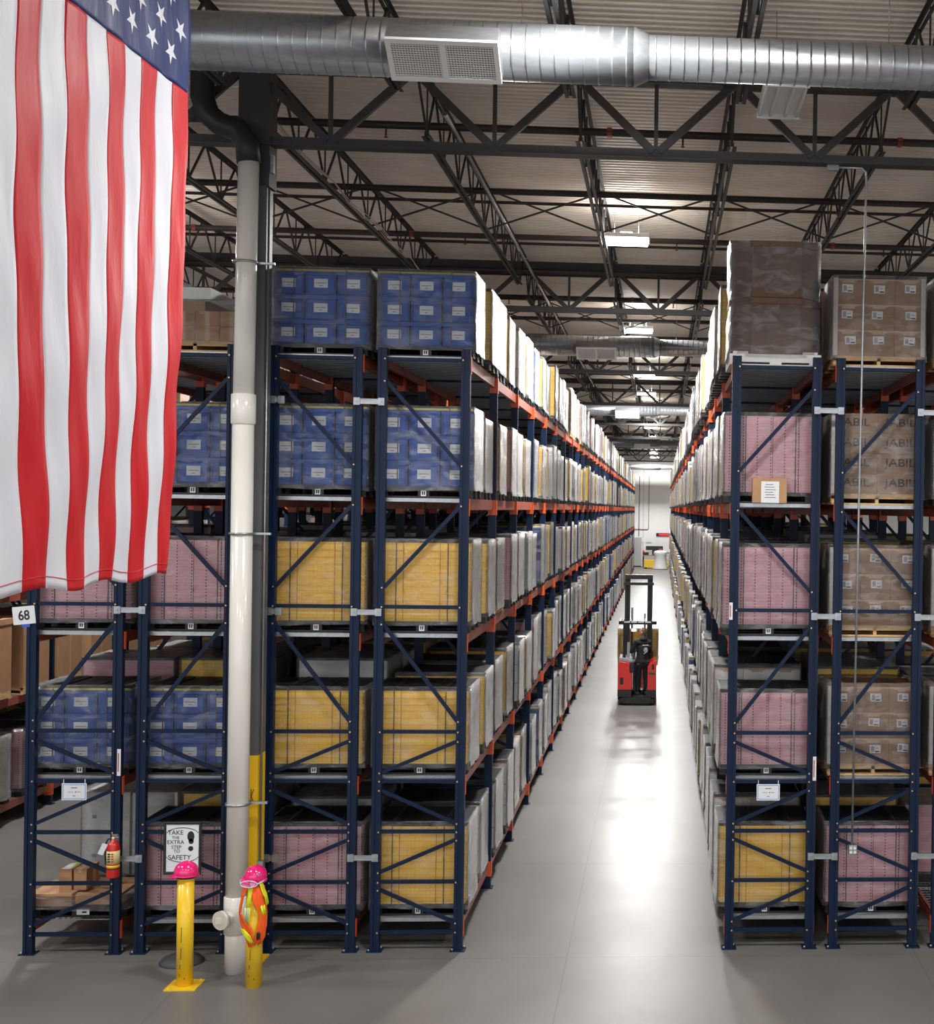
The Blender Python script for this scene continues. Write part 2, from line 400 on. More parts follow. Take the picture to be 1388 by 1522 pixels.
DM['c'] = deck_mb(MB(), 0, 0, 0).mesh('steel_deck'); DM['w'] = wiredeck_mb(MB(), 0, 0, 0).mesh('wire_deck')
def rack(xl, label, flip, aisle, b0=0, b1=NB, near=(5, 5, 5), det=True, wire0=False):
    """xl: x of the left posts; near: how many bays get individual aisle beams, rear beams, decks"""
    root = thing('pallet_rack', label, 'rack', (xl, Y0, 0), 0, 'rows of pallet racking')
    for i in range(b0, b1+1):
        if i == 0 and det: detail_frame(root, (0, 0, 0), flip)
        else: link('upright_frame', PF[flip], root, (0, i*PITCH, 0))
    far = MB(); fd = MB()
    for i in range(b0, b1):
        for j, z in enumerate(LV):
            for sd in (-1, 1):
                x = 0 if sd < 0 else FW
                isa = (sd == aisle)
                lim = near[0] if isa else near[1]
                if i-b0 < lim: link('shelf_beam', BM[sd], root, (x, i*PITCH, z))
                else:
                    far.box(x-.022, x+.022, i*PITCH+.041, (i+1)*PITCH-.041, z-.13, z, ORANGE)
                    far.box(x-.056, x+.056, i*PITCH-.043, i*PITCH+.05, z-.2, z, ORANGEC)
            if i-b0 < near[2]:
                if wire0 and j == 0: link('wire_deck', DM['w'], root, (0, i*PITCH, z))
                else: link('steel_deck', DM['c'], root, (0, i*PITCH, z))
            else: fd.box(.03, FW-.03, i*PITCH+.06, (i+1)*PITCH-.06, z-.04, z-.002, DECK)
    if far.v: o = far.build('shelf_beam', root); o['kind'] = 'stuff'
    if fd.v: o = fd.build('steel_deck', root); o['kind'] = 'stuff'
    return root
XB, XA, XN, XM = -3.197, -4.411, -5.81, -7.022
XR1, XR2, XR3 = .857, 2.075, 3.292
rack(XB, 'navy and orange pallet rack row along the left edge of the centre aisle', False, 1, near=(14, 6, 20))
rack(XA, 'pallet rack row behind the white pipe and yellow vest bollard', False, -1)
rack(XN, 'pallet rack row behind the safety sign and left bollard', True, 1)
rack(XM, 'pallet rack row carrying the fire extinguisher', True, -1, wire0=True)
rack(XR1, 'navy and orange pallet rack row along the right edge of the centre aisle', True, -1, near=(14, 6, 20))
rack(XR2, 'pallet rack row behind the hanging grey conduit', True, 1)
rack(XR3, 'pallet rack row cut off by the right edge of the photo', True, 1, b1=8, wire0=True)
rack(-11.13, 'orange beamed rack row across the far left aisle', False, 1, b0=0, b1=20, det=False)
rack(-12.35, 'rearmost left pallet rack row standing beyond the far left aisle', False, -1, b0=0, b1=14, near=(3, 3, 3), det=False)
# row spacers tie neighbouring rows
def spacer(x0, x1, z, label):
    r = thing('row_spacer', label, 'bracket', ((x0+x1)/2, Y0-.055, z), 0, 'galvanised row spacers between the racks')
    h = (x1-x0)/2
    MB().box(-h, h, -.004, .004, -.03, .03, GALV).box(-h, h, -.014, -.004, .022, .03, GALV).box(-h, h, -.014, -.004, -.03, -.022, GALV).build('bar', r)
    for s in (-1, 1):
        MB().box(s*h-.035, s*h+.035, -.018, .012, -.042, .042, GALV).tube([(s*h, -.03, 0), (s*h, -.01, 0)], .012, GALV, 6).build('end_plate', r)
ORD = {6.28: 'highest', 3.88: 'middle', 1.08: 'lowest'}
for z in (6.28, 3.88, 1.08):
    for a, b, nm in ((XA+FW, XB, 'left of the aisle rack'), (XM+FW, XN, 'near the fire extinguisher rack'), (XR1+FW, XR2, 'right of the aisle rack'), (XR2+FW, XR3, 'at the right edge of the photo'), (XN+FW+.56, XA, 'beside the yellow footed column')):
        spacer(a-.0, b+.0, z, '%s galvanised row spacer %s' % (ORD[z], nm))

# ------------------------------------------------------------------ pallet loads
HW, HD = .545, .445
def pallet_plastic():
    mb = MB().box(-HW, HW, -HD, HD, .105, .13, BLACKP)
    for x in (-.475, 0, .475):
        for y in (-.355, 0, .355): mb.box(x-.065, x+.065, y-.085, y+.085, .02, .105, BLACKP)
    for y in (-.37, 0, .37): mb.box(-HW, HW, y-.07, y+.07, 0, .02, BLACKP)
    mb.box(-HW, HW, -HD, -HD+.02, .085, .105, BLACKP)
    return mb
def pallet_wood():
    mb = MB()
    n = 7; d = 2*HD/n
    for i in range(n): mb.box(-HW, HW, -HD+i*d+.008, -HD+(i+1)*d-.008, .11, .13, WOOD)
    for x in (-HW+.02, 0, HW-.02): mb.box(x-.02, x+.02, -HD, HD, .02, .11, WOOD)
    for y in (-.42, 0, .42): mb.box(-HW, HW, y-.06, y+.06, 0, .02, WOOD)
    mb.box(-HW, HW, -HD, -HD+.022, .07, .11, WOOD)
    return mb
def cap_mb(z, t=.035, m=BLACKP, rim=None):
    mb = MB().box(-HW+.0, HW, -HD, HD, z, z+t, m)
    for x in (-.38, 0, .38): mb.box(x-.16, x+.16, -HD+.06, HD-.06, z+t, z+t+.012, m)
    if rim: mb.box(-HW-.004, HW+.004, -HD-.004, HD+.004, z-.012, z+.012, rim)
    return mb
def film_mesh(z0, z1, seed, amp=.007, hw=HW, hd=HD):
    rnd = random.Random(seed); mb = MB(); k = mb.mi(FILM)
    nx, nz = 6, 9; ring = []
    for i in range(nx): ring.append((-hw-.012+(2*hw+.024)*i/nx, -hd-.012, 0, -1))
    for i in range(nx): ring.append((hw+.012, -hd-.012+(2*hd+.024)*i/nx, 1, 0))
    for i in range(nx): ring.append((hw+.012-(2*hw+.024)*i/nx, hd+.012, 0, 1))
    for i in range(nx): ring.append((-hw-.012, hd+.012-(2*hd+.024)*i/nx, -1, 0))
    n = len(ring)
    for j in range(nz+1):
        z = z0+(z1-z0)*j/nz
        for (x, y, ax, ay) in ring:
            a = rnd.uniform(0, amp); fl = .014 if j == 0 else 0
            mb.v.append((x+ax*(a+fl), y+ay*(a+fl), z+rnd.uniform(-.004, .004)+(rnd.uniform(-.02, .012) if j == 0 else 0)))
    for j in range(nz):
        for t in range(n): mb.f.append((j*n+t, j*n+(t+1) % n, (j+1)*n+(t+1) % n, (j+1)*n+t)); mb.m.append(k); mb.sm.append(True)
    # turned-in edge on top
    b = len(mb.v)
    for (x, y, ax, ay) in ring: mb.v.append((x*.86, y*.86, z1+rnd.uniform(.0, .008)))
    for t in range(n): mb.f.append((nz*n+t, nz*n+(t+1) % n, b+(t+1) % n, b+t)); mb.m.append(k); mb.sm.append(True)
    return mb.mesh('stretch_wrap', fix=False)
H = .91
def yellow_stack(ci):
    mb = MB().box(-HW+.01, HW-.01, -HD+.012, HD-.012, .13, .13+H, YEL)
    n = 11; d = H/n
    for i in range(n): mb.box(-HW+.004, HW-.004, -HD+.004, HD-.004, .13+(i+1)*d-.014, .13+(i+1)*d-.002, YEDGE)
    for x in (-.22, .20):
        for s in (-1, 1): mb.box(x-.004, x+.004, min(s*(HD-.003), s*(HD-.0)), max(s*(HD-.003), s*HD), .14, .13+H, AMBER)
    for s in (-1, 1):   # long side: open trays showing their contents between yellow corners
        a, b = sorted((s*(HW-.008), s*(HW-.001)))
        mb.box(a, b, -HD+.15, HD-.15, .135, .12+H, CONT[ci])
        for i in range(n*2):
            for yy in (-HD+.035, HD-.06):
                z = .13+(i+.35)*d/2; p, q = sorted((s*(HW-.004), s*(HW+.001)))
                mb.box(p, q, yy, yy+.022, z, z+.014, LHOLE)
    for i in range(n*2):
        for xx in (-HW+.03, HW-.05):
            z = .13+(i+.35)*d/2; mb.box(xx, xx+.018, -HD+.001, -HD+.006, z, z+.012, LHOLE)
    return mb
def pink_stack(ci, m=None, holes=True):
    m = m or PINK
    mb = MB().box(-HW+.006, HW-.006, -HD+.006, HD-.006, .13, .13+H, m)
    for x in (-.30, .02, .33): mb.box(x-.0025, x+.0025, -HD+.002, -HD+.008, .13, .13+H, HOLE)
    if holes:
        for kx in range(7):
            x = -.49+kx*.163
            for i in range(25): z = .15+i*.0355; mb.box(x-.006, x+.006, -HD+.002, -HD+.008, z, z+.014, HOLE)
    for s in (-1, 1):
        a, b = sorted((s*(HW-.008), s*(HW-.001)))
        mb.box(a, b, -HD+.14, HD-.14, .135, .12+H, CONT[ci])
        for yy in (-HD+.05, HD-.07):
            for i in range(25): z = .15+i*.0355; mb.box(a, b, yy, yy+.014, z, z+.014, HOLE)
    return mb
def tote(mb, x0, x1, y0, y1, z0, z1):
    mb.box(x0+.012, x1-.012, y0+.012, y1-.012, z0, z1-.03, BLUE)
    mb.box(x0+.002, x1-.002, y0+.002, y1-.002, z1-.05, z1-.004, BLUE)
    mb.box(x0+.004, x1-.004, y0+.006, y1-.006, z0+.0, z0+.018, BLUED)
    for x in (x0+.022, x1-.034): mb.box(x, x+.012, y0+.004, y0+.013, z0+.018, z1-.05, BLUED)
    for f in (.25, .5, .75): mb.box(x0+.04, x1-.04, y0+.008, y0+.013, z1-.066-.0*f, z1-.06, BLUED)
    return mb
TW, TH = 2*HW/3, H/3
def label_mb(mb, x, y, z, w=.155, h=.11, lines=2):
    mb.box(x-w/2, x+w/2, y-.002, y, z-h/2, z+h/2, LBL)
    mb.box(x-w*.38, x+w*.38, y-.003, y-.002, z+.0, z+.006, INK); mb.box(x-.02, x+.02, y-.003, y-.002, z-.032, z-.026, INK)
    return mb
def blue_stack():
    mb = MB()
    for i in range(3):
        for j in range(3):
            x0 = -HW+i*TW; z0 = .13+j*TH; tote(mb, x0, x0+TW, -HD, HD, z0, z0+TH); label_mb(mb, x0+TW/2, -HD+.012, z0+TH*.48)
    return mb
def carton(mb, x0, x1, z0, z1, m=CARD2, tape=True, lab=True, dx=0):
    mb.box(x0+.002, x1-.002, -HD+.002, HD-.002, z0+.001, z1-.001, m)
    y = -HD+.002
    if tape:
        mb.box(x0+.0, x1-.0, y-.001, y, z1-.018, z1-.001, TAPE); mb.box(x0+.1, x0+.25, y-.0015, y, z1-.05, z1-.018, TAPE)
        mb.box(x0+.06, x0+.28, y-.0012, y, z1-.03, z1-.018, TAPE)
    if lab:
        cx = (x0+x1)/2+dx; mb.box(cx-.065, cx+.065, y-.002, y, (z0+z1)/2-.02, (z0+z1)/2+.08, LBL)
        mb.box(cx-.04, cx-.005, y-.003, y-.002, (z0+z1)/2+.015, (z0+z1)/2+.06, mat('label_grey', (150, 150, 152), .6)); mb.box(cx+.0, cx+.05, y-.003, y-.002, (z0+z1)/2-.0, (z0+z1)/2+.008, INK)
        mb.box(cx+.01, cx+.035, y-.003, y-.002, (z0+z1)/2+.04, (z0+z1)/2+.046, INK)
    return mb
def corner_mb():
    mb = MB()
    for sx in (-1, 1):
        for sy in (-1, 1):
            a, b = sorted((sx*(HW+.004), sx*(HW-.05))); c, d = sorted((sy*(HD+.004), sy*(HD+.0)))
            mb.box(a, b, c, d, .13, .13+H+.01, WHITEP); a, b = sorted((sx*(HW+.004), sx*HW)); c, d = sorted((sy*(HD+.004), sy*(HD-.05))); mb.box(a, b, c, d, .13, .13+H+.01, WHITEP)
    return mb
def carton_stack(m=CARD2, lab=True):
    mb = MB()
    for i in range(3):
        for j in range(3): carton(mb, -HW+i*TW, -HW+(i+1)*TW, .13+j*TH, .13+(j+1)*TH, m, lab=lab, dx=.02*((i*j) % 2))
    return mb
def strap_mb(xs=(-.30, .29)):
    mb = MB()
    for x in xs:
        mb.box(x-.006, x+.006, -HD-.006, -HD-.003, .13, .13+H+.03, STRAPM); mb.box(x-.006, x+.006, HD+.003, HD+.006, .13, .13+H+.03, STRAPM)
        mb.box(x-.006, x+.006, -HD-.006, HD+.006, .165+H+.012, .168+H+.012, STRAPM)
    return mb
PPL = pallet_plastic().mesh('pallet'); PWD = pallet_wood().mesh('pallet')
TAGM = MB().box(-.03, .03, -.004, 0, -.035, .03, LBL).box(-.018, -.004, -.005, -.004, -.02, .02, INK).box(.004, .018, -.005, -.004, -.02, .02, INK).mesh('pallet_tag')
FM = [film_mesh(.085, .13+H+.04, s) for s in range(4)]
CAPK = cap_mb(.13+H).mesh('top_cap'); CAPY = cap_mb(.13+H, .03, BLACKP, YLID).mesh('top_cap')
STR = strap_mb().mesh('strap'); CRN = corner_mb().mesh('corner_post')
KIND = {}
for ci in range(4):
    KIND['yellow%d' % ci] = ('yellow tray', yellow_stack(ci).mesh('tray_stack'), 'tray_stack', PPL, CAPK)
    KIND['pink%d' % ci] = ('pink tray', pink_stack(ci).mesh('tray_stack'), 'tray_stack', PPL, CAPK)
KIND['grey0'] = ('grey tray', pink_stack(1, GREYT, False).mesh('tray_stack'), 'tray_stack', PPL, CAPK)
KIND['teal0'] = ('pale teal tray', pink_stack(0, TEAL, False).mesh('tray_stack'), 'tray_stack', PPL, CAPK)
KIND['black0'] = ('black tray', pink_stack(1, BLKT, False).mesh('tray_stack'), 'tray_stack', PPL, CAPK)
KIND['fork'] = ('yellow tray', KIND['yellow0'][1], 'tray_stack', PWD, cap_mb(.13+H, .03, WHITEP).mesh('top_cover'))
KIND['blue0'] = ('blue tote', blue_stack().mesh('tote_stack'), 'tote_stack', PPL, CAPY)
KIND['carton0'] = ('brown carton', carton_stack().mesh('carton_stack'), 'carton_stack', PWD, None)
KIND['white0'] = ('white carton', carton_stack(WCART, False).mesh('carton_stack'), 'carton_stack', PPL, CAPK)
NLOAD = 0
def load(kind, x, y, z, label, hs=1.0, detail=False, rz=0, wrap=True, group='wrapped pallet loads on the racks', filmm=None):
    global NLOAD; NLOAD += 1
    nm, me, pn, pal, cap = KIND[kind]
    r = thing('pallet_load', label, 'pallet load', (x, y, z+.003), rz, group); r.scale = (1, 1, hs)
    pl = link('pallet', pal, r)
    if detail and pal is PPL: link('pallet_tag', TAGM, pl, (0, -HD-.001, .055))
    if detail and kind == 'blue0':
        for i in range(3):
            for j in range(3):
                t = link('tote', TOTE, r, (-HW+i*TW, -HD, .13+j*TH)); link('label', TLAB, t, (TW/2, .012, TH*.48))
    elif detail and kind == 'carton0':
        for i in range(3):
            for j in range(3):
                t = link('carton', CTN, r, (-HW+i*TW, 0, .13+j*TH)); lo = link('label', CLAB, t, (TW/2+random.uniform(-.03, .03), -HD+.001, TH*.6+random.uniform(-.01, .01))); lo.rotation_euler.y = random.uniform(-.06, .06)
        link('corner_post', CRN, r)
    else: link(pn, me, r)
    if cap: link('top_cap', cap, r)
    if detail and cap: link('strap', STR, r)
    if wrap:
        o = link('stretch_wrap', FM[NLOAD % 4], r)
    return r
TOTE = tote(MB(), 0, TW, 0, 2*HD, 0, TH).mesh('tote'); TLAB = label_mb(MB(), 0, 0, 0).mesh('label')
CTN = MB(); carton(CTN, 0, TW, 0, TH, CARD2, True, False); CTN = CTN.mesh('carton')
CLAB = MB().box(-.065, .065, -.002, 0, -.045, .05, LBL).box(-.05, -.01, -.003, -.002, -.03, .035, mat('label_grey', (150, 150, 152), .6)).box(.0, .055, -.003, -.002, -.035, -.02, INK).box(.005, .04, -.003, -.002, .01, .016, INK).mesh('label')
SH = ['bottom', 'second', 'third', 'fourth', 'top']
NUM = ['first', 'second', 'third', 'fourth', 'fifth', 'sixth', 'seventh', 'eighth', 'ninth', 'tenth', 'eleventh', 'twelfth', 'thirteenth', 'fourteenth', 'fifteenth', 'sixteenth', 'seventeenth', 'eighteenth', 'nineteenth', 'twentieth']
def yslot(b, h): return Y0+b*PITCH+(.58 if h == 0 else 1.86)
CXB, CXA, CXN, CXM = XB+FW/2-.015, XA+FW/2, XN+FW/2, XM+FW/2
CX1, CX2, CX3 = XR1+FW/2-.05, XR2+FW/2, XR3+FW/2
# ---- loads that face the camera at the rack ends
FRONT = [
    (CXA, 4, 'blue0', 'blue totes with white labels on top shelf beside the white pipe'),
    (CXA, 3, 'blue0', 'blue totes with white labels on fourth shelf beside the white pipe'),
    (CXA, 2, 'yellow0', 'yellow trays on third shelf beside the dark column'),
    (CXA, 1, 'yellow0', 'yellow trays on second shelf beside the column yellow foot'),
    (CXA, 0, 'pink2', 'pink trays on bottom shelf behind the orange vest'),
    (CXB, 4, 'blue0', 'blue totes on top shelf of the aisle left rack end'),
    (CXB, 3, 'blue0', 'blue totes on fourth shelf of the aisle left rack end'),
    (CXB, 2, 'yellow3', 'yellow trays on third shelf of the aisle left rack end'),
    (CXB, 1, 'yellow1', 'yellow trays on second shelf of the aisle left rack end'),
    (CXB, 0, 'yellow1', 'bright yellow trays on bottom shelf of the aisle left rack end'),
    (CXN, 3, 'blue0', 'blue totes in torn film on fourth shelf right of flag'),
    (CXN, 2, 'pink0', 'pink trays on third shelf between flag and white pipe'),
    (CXN, 1, 'blue0', 'blue totes with yellow lid rim on second shelf left of white pipe'),
    (CXN, 0, 'pink0', 'pink trays on bottom shelf behind the safety sign'),
    (CXM, 3, 'blue0', 'blue totes on fourth shelf hidden behind the flag'),
    (CXM, 2, 'pink0', 'pink trays on third shelf just below the flag hem'),
    (CXM, 1, 'blue0', 'blue totes on second shelf above the fire extinguisher'),
    (CX1, 3, 'pink2', 'pink trays with a small carton in front, right rack fourth shelf'),
    (CX1, 2, 'pink2', 'pink trays on third shelf of the aisle right rack end'),
    (CX1, 1, 'pink2', 'pink trays on second shelf of the aisle right rack end'),
    (CX1, 0, 'yellow1', 'yellow trays on bottom shelf of the aisle right rack end'),
    (CX2, 4, 'carton0', 'nine brown cartons on top shelf behind the conduit'),
    (CX2, 2, 'carton0', 'nine brown cartons on third shelf behind the conduit'),
    (CX2, 1, 'carton0', 'nine brown cartons on second shelf behind the conduit'),
    (CX2, 0, 'pink2', 'pink trays on bottom shelf behind the hanging outlet box'),
    (CX3, 4, 'carton0', 'brown cartons on top shelf at the right edge of the photo'),
    (CX3, 3, 'grey0', 'grey trays on fourth shelf at the right edge of the photo'),
    (CX3, 2, 'carton0', 'brown cartons on third shelf at the right edge of the photo'),
    (CX3, 1, 'carton0', 'brown cartons on second shelf at the right edge of the photo'),
]
for x, lv, kd, lb in FRONT:
    hs = {4: .93, 3: .985, 2: 1.0, 1: .93, 0: .99}[lv]
    if kd == 'carton0': hs = 1.0
    load(kd, x, yslot(0, 0), LV[lv], lb, hs, True, random.uniform(-.006, .006))
# lettered cartons on the fourth shelf of the right block
def jabil():
    r = thing('pallet_load', 'brown cartons lettered JABIL on fourth shelf behind the conduit', 'pallet load', (CX2, yslot(0, 0), LV[3]), 0, 'wrapped pallet loads on the racks')
    link('pallet', PWD, r); h = .95/4
    for j in range(4):
        for i in range(2):
            x0 = -HW+i*HW; mb = MB().box(x0+.002, x0+HW-.002, -HD+.002, HD-.002, .131+j*h, .129+(j+1)*h, CARD2)
            c = mb.build('carton', r)
            text_on('lettering', 'JABIL', .13, INK, c, (x0+HW/2, -HD+.001, .13+j*h+.13), bold=.002, sx=1.25)
    link('corner_post', CRN, r); link('stretch_wrap', FM[1], r)
jabil()
# octagonal bulk boxes wrapped in film, top of right rack
BULKP = MB().box(-.54, .54, -.49, .49, .03, .125, WHITEP).box(-.54, -.4, -.49, .49, 0, .03, WHITEP).box(.4, .54, -.49, .49, 0, .03, WHITEP).box(-.07, .07, -.49, .49, 0, .03, WHITEP).mesh('pallet')
def bulk():
    r = thing('bulk_box_load', 'tall octagonal cardboard boxes in glossy film on top right rack', 'pallet load', (CX1+.04, yslot(0, 0)+.04, LV[4]))
    link('pallet', BULKP, r)
    def octa(s): 
        a, b = s, s*.55; return [(-b, -a), (b, -a), (a, -b*.9), (a, b*.9), (b, a), (-b, a), (-a, b*.9), (-a, -b*.9)]
    for j in range(2):
        z0 = .13+j*.67
        MB().prism([(x*.97, y*.9) for x, y in octa(.54)], z0, z0+.64, CARDD, 'z').build('bulk_box', r)
        MB().prism([(x*1.0, y*.93) for x, y in octa(.545)], z0+.59, z0+.655, CARDD, 'z').build('box_lid', r)
    MB().box(-.5, .5, -.45, .45, .131, .16, WHITEP).build('white_tray', r)
    mb = MB(); k = mb.mi(FILMW); n = 40; rows = 14; rnd = random.Random(3)
    for j in range(rows+1):
        t = j/rows; z = .09+t*1.39
        for i in range(n):
            a = 2*PI*i/n; e = 4.6
            c, s_ = math.cos(a), math.sin(a); rr = 1/((abs(c)**e+abs(s_)**e)**(1/e)); 
            sx, sy = (.555, .50); pinch = 1-.05*math.exp(-((t-.5)/.08)**2)+(.03 if j == 0 else 0)
            mb.v.append((c*rr*sx*pinch+rnd.uniform(-.008, .008), s_*rr*sy*pinch+rnd.uniform(-.008, .008), z))
    for j in range(rows):
        for i in range(n): mb.f.append((j*n+i, j*n+(i+1) % n, (j+1)*n+(i+1) % n, (j+1)*n+i)); mb.m.append(k); mb.sm.append(True)
    mb.build('stretch_wrap', r)
bulk()
# mixed cartons top of the rack left of the pipe
def mixed():
    r = thing('pallet_load', 'mixed brown and white cartons in film on top shelf left of pipe', 'pallet load', (CXN, yslot(0, 0), LV[4]))
    link('pallet', PWD, r)
    for j in range(2):
        for i in range(4):
            x0 = -HW+i*HW/2
            MB().box(x0+.003, x0+HW/2-.003, -HD, HD, .131+j*.17, .129+(j+1)*.17, CARD).box(x0+HW/4-.025, x0+HW/4+.025, -HD-.001, -HD, .131+j*.17, .129+(j+1)*.17, TAPE).build('carton', r)
    MB().box(-.4, .1, -HD+.02, .3, .472, .58, CARD).build('carton', r)
    MB().box(-.57, .16, -HD+.02, .4, .582, .74, WCART).build('white_carton', r)
    link('stretch_wrap', film_mesh(.1, .60, 9), r)
mixed()
SM = thing('pallet_load', 'low wrapped box seen beyond blue totes on top shelf, orange sticker', 'pallet load', (CXA, yslot(1, 0), LV[4]))
link('pallet', PWD, SM, (0, 0, 0)); MB().box(-.1, .32, -.35, .35, .13, 1.2, CARDD).box(-.0, .2, -.352, -.35, 1.02, 1.12, mat('orange_sticker', (220, 110, 40), .6)).build('tall_carton', SM)
MB().box(.325, .55, -.35, .35, .13, 1.2, WCART).build('white_carton', SM)

# ---- loads facing the aisle
seqL = {4: 'y y y w y b y g y y y y c c y c t g b p p k g w p y', 3: 'y y p w y b y y w g p y y g p w y b y y p w y b w y',
        2: 'y c p p g y b p y y g y p p y w g y g b w y w p y w', 1: 'y p y w y p p g y b y y w y g p w y y w p w y b y w',
        0: 'w w w c y w b w w g w c w y w y w w y w w b w w y w'}
seqR = {4: 'y w y w y y y g y y k b y g y p w y', 3: 'y w w y y t y w b y y g w y b w y g', 2: 'y y w y y w k w y w g y k w b w y w',
        1: 'w w w w y w w y w b w y w w w y w g', 0: 'w w w w w y w w w w y w b w w w y w'}
MAP = dict(y='yellow', p='pink', b='blue0', g='grey0', w='white0', c='carton0', t='teal0', k='black0')
def pick(ch):
    kd = MAP[ch]
    return kd+str(random.choice((0, 1, 3) if kd == 'yellow' else (1, 2))) if kd in ('yellow', 'pink') else kd
GRP = 'wrapped pallet loads on the racks'
def aisle_side(cx, seq, nb, side):
    for lv in range(5):
        s = seq[lv].split()
        for k in range(1, nb*2):
            b, h = k//2, k % 2
            if side == 'left' and lv == 4 and b == 1 and h == 0: pass
            ch = s[(k-1) % len(s)]; kd = pick(ch); nm = KIND[kd][0]
            hs = random.uniform(.93, 1.1) if ch != 'w' else random.uniform(.95, 1.12)
            if side == 'left' and k < 6: hs = random.uniform(.93, 1.0)
            lb = '%s load on %s shelf, %s half of %s bay, %s side of aisle' % (nm, SH[lv], 'far' if h else 'near', NUM[b], side)
            load(kd, cx+(random.uniform(-.05, .035) if side == 'left' else random.uniform(-.035, .04)), yslot(b, h)+random.uniform(-.02, .02), LV[lv], lb, hs, False, random.uniform(-.012, .012))
NBL, NBR = 14, 10
aisle_side(CXB, seqL, NBL, 'left')
aisle_side(CX1, seqR, NBR, 'right')
# a few individual loads across the far left aisle
CXF = -11.13+FW/2
BIG = lambda: None
def gaylord(x, y, z, label, h=1.12):
    r = thing('bulk_box_load', label, 'pallet load', (x, y, z)); link('pallet', PWD, r)
    MB().box(-HW, HW, -HD, HD, .131, .13+h, CARD).box(HW, HW+.001, -.02, .02, .14, .12+h, TAPE).build('bulk_box', r)
    MB().box(-HW-.012, HW+.012, -HD-.012, HD+.012, .05+h, .14+h, CARD).build('box_lid', r)
    return r
for b in range(1, 8):
    for h in range(2):
        y = yslot(b, h)
        wd = '%s half of %s bay' % ('far' if h else 'near', NUM[b])
        if b < 5: gaylord(CXF, y, LV[1], 'big brown bulk box on second shelf, %s, far left rack' % wd, 1.12)
        else: load('pink0', CXF, y, LV[1], 'pink tray load on second shelf, %s, far left rack' % wd)
        load('pink0', CXF, y, LV[0], 'pink tray load on bottom shelf, %s, far left rack' % wd) if b < 5 else None
        load('carton0' if b > 3 else 'grey0', CXF, y, LV[2], '%s load on third shelf, %s, far left rack' % ('brown carton' if b > 3 else 'grey tray', wd))
# everything further back: too many to single out
FARM = {'yellow': YEL, 'pink': PINK, 'blue0': BLUE, 'grey0': GREYT, 'white0': WCART, 'carton0': CARD, 'teal0': TEAL, 'black0': BLKT}
mb = MB(); nfar = 0
def farload(cx, b, h, lv, ch):
    global nfar
    y = yslot(b, h)+random.uniform(-.03, .03); z = LV[lv]; kd = MAP[ch]; hh = H*random.uniform(.93, 1.14)+.13; nfar += 1
    x = cx+random.uniform(-.05, .04)
    for yy in (-.4, 0, .4): mb.box(x-HW, x+HW, y+yy-.08, y+yy+.08, z, z+.1, BLACKP)
    mb.box(x-HW, x+HW, y-HD, y+HD, z+.1, z+.13, BLACKP)
    mb.box(x-HW+.01, x+HW-.01, y-HD+.01, y+HD-.01, z+.13, z+hh, FARM[kd])
    if kd in ('yellow', 'pink'):
        c = CONT[random.randrange(3)]
        mb.box(x-HW+.004, x+HW-.004, y-HD+.16, y+HD-.16, z+.135, z+hh-.01, c)
    mb.box(x-HW, x+HW, y-HD, y+HD, z+hh, z+hh+.03, BLACKP)
    mb.box(x-HW-.012, x+HW+.012, y-HD-.012, y+HD+.012, z+.07, z+hh+.035, FILM)
CH = 'yyyyyywwwppbbycywt'
for cx, nb in ((CXB, NBL), (CX1, NBR)):
    for b in range(nb, NB):
        for h in range(2):
            for lv in range(5):
                if random.random() < .04: continue
                farload(cx, b, h, lv, random.choice(CH))
for cx, n1, skip in ((CXA, NB, 0), (CX2, NB, 0), (CXN, 14, 0), (CXM, 14, 0), (CX3, 8, 0), (-12.35+FW/2, 14, 2)):
    for b in range(skip, n1):
        for h in range(2):
            for lv in range(5):
                if b == 0 and h == 0 and skip == 0: continue
                if cx == CXM and lv == 0 and b == 0: continue
                if cx == CXN and lv == 4 and b < 4: continue
                if cx == CXA and lv == 4 and b == 1 and h == 0: continue
                if random.random() < .06: continue
                farload(cx, b, h, lv, random.choice(CH))
for b in range(8, 20):
    for h in range(2):
        for lv in range(4): farload(CXF, b, h, lv, random.choice(CH))
o = mb.build('distant_pallet_loads'); tag(o, 'the remaining wrapped pallet loads filling the racks deeper in the warehouse', 'pallet load', GRP, 'stuff')

# ---- bottom bay by the fire extinguisher: open pallet with cartons, white cartons behind
r = thing('pallet_load', 'low flat cartons on black pallet on bottom shelf beside extinguisher', 'pallet load', (CXM, yslot(0, 0), LV[0]+.003))
link('pallet', PPL, r); link('pallet_tag', MB().box(-.06, .08, -.003, 0, -.02, .04, LBL).box(-.0, .05, -.004, -.003, .0, .02, INK).mesh('pallet_tag'), r, (.05, -HD-.001, .05))
MB().box(-.53, -.06, -.46, .1, .131, .27, CARD).build('flat_carton', r); MB().box(-.05, .45, -.4, .3, .131, .25, CARD).build('flat_carton', r)
MB().box(-.5, .2, .12, .46, .131, .24, CARDD).build('flat_carton', r)
link('stretch_wrap', film_mesh(.10, .24, 5, hw=.55, hd=.48), r)
bx = thing('carton', 'left small brown carton with white and green top label on flat cartons', 'box', (CXM-.19, yslot(0, 0)-.17, LV[0]+.2735), .0)
MB().box(-.075, .06, -.14, .34-.14, 0, .24, CARD).build('box_body', bx); MB().box(-.06, .03, -.13, .15, .24, .242, LBL).box(-.0, .03, .0, .15, .2425, .243, mat('green_label', (130, 230, 90), .6)).build('shipping_label', bx)
bx = thing('carton', 'right small brown carton with a taped seam on flat cartons', 'box', (CXM-.04, yslot(0, 0)-.17, LV[0]+.2735), .0)
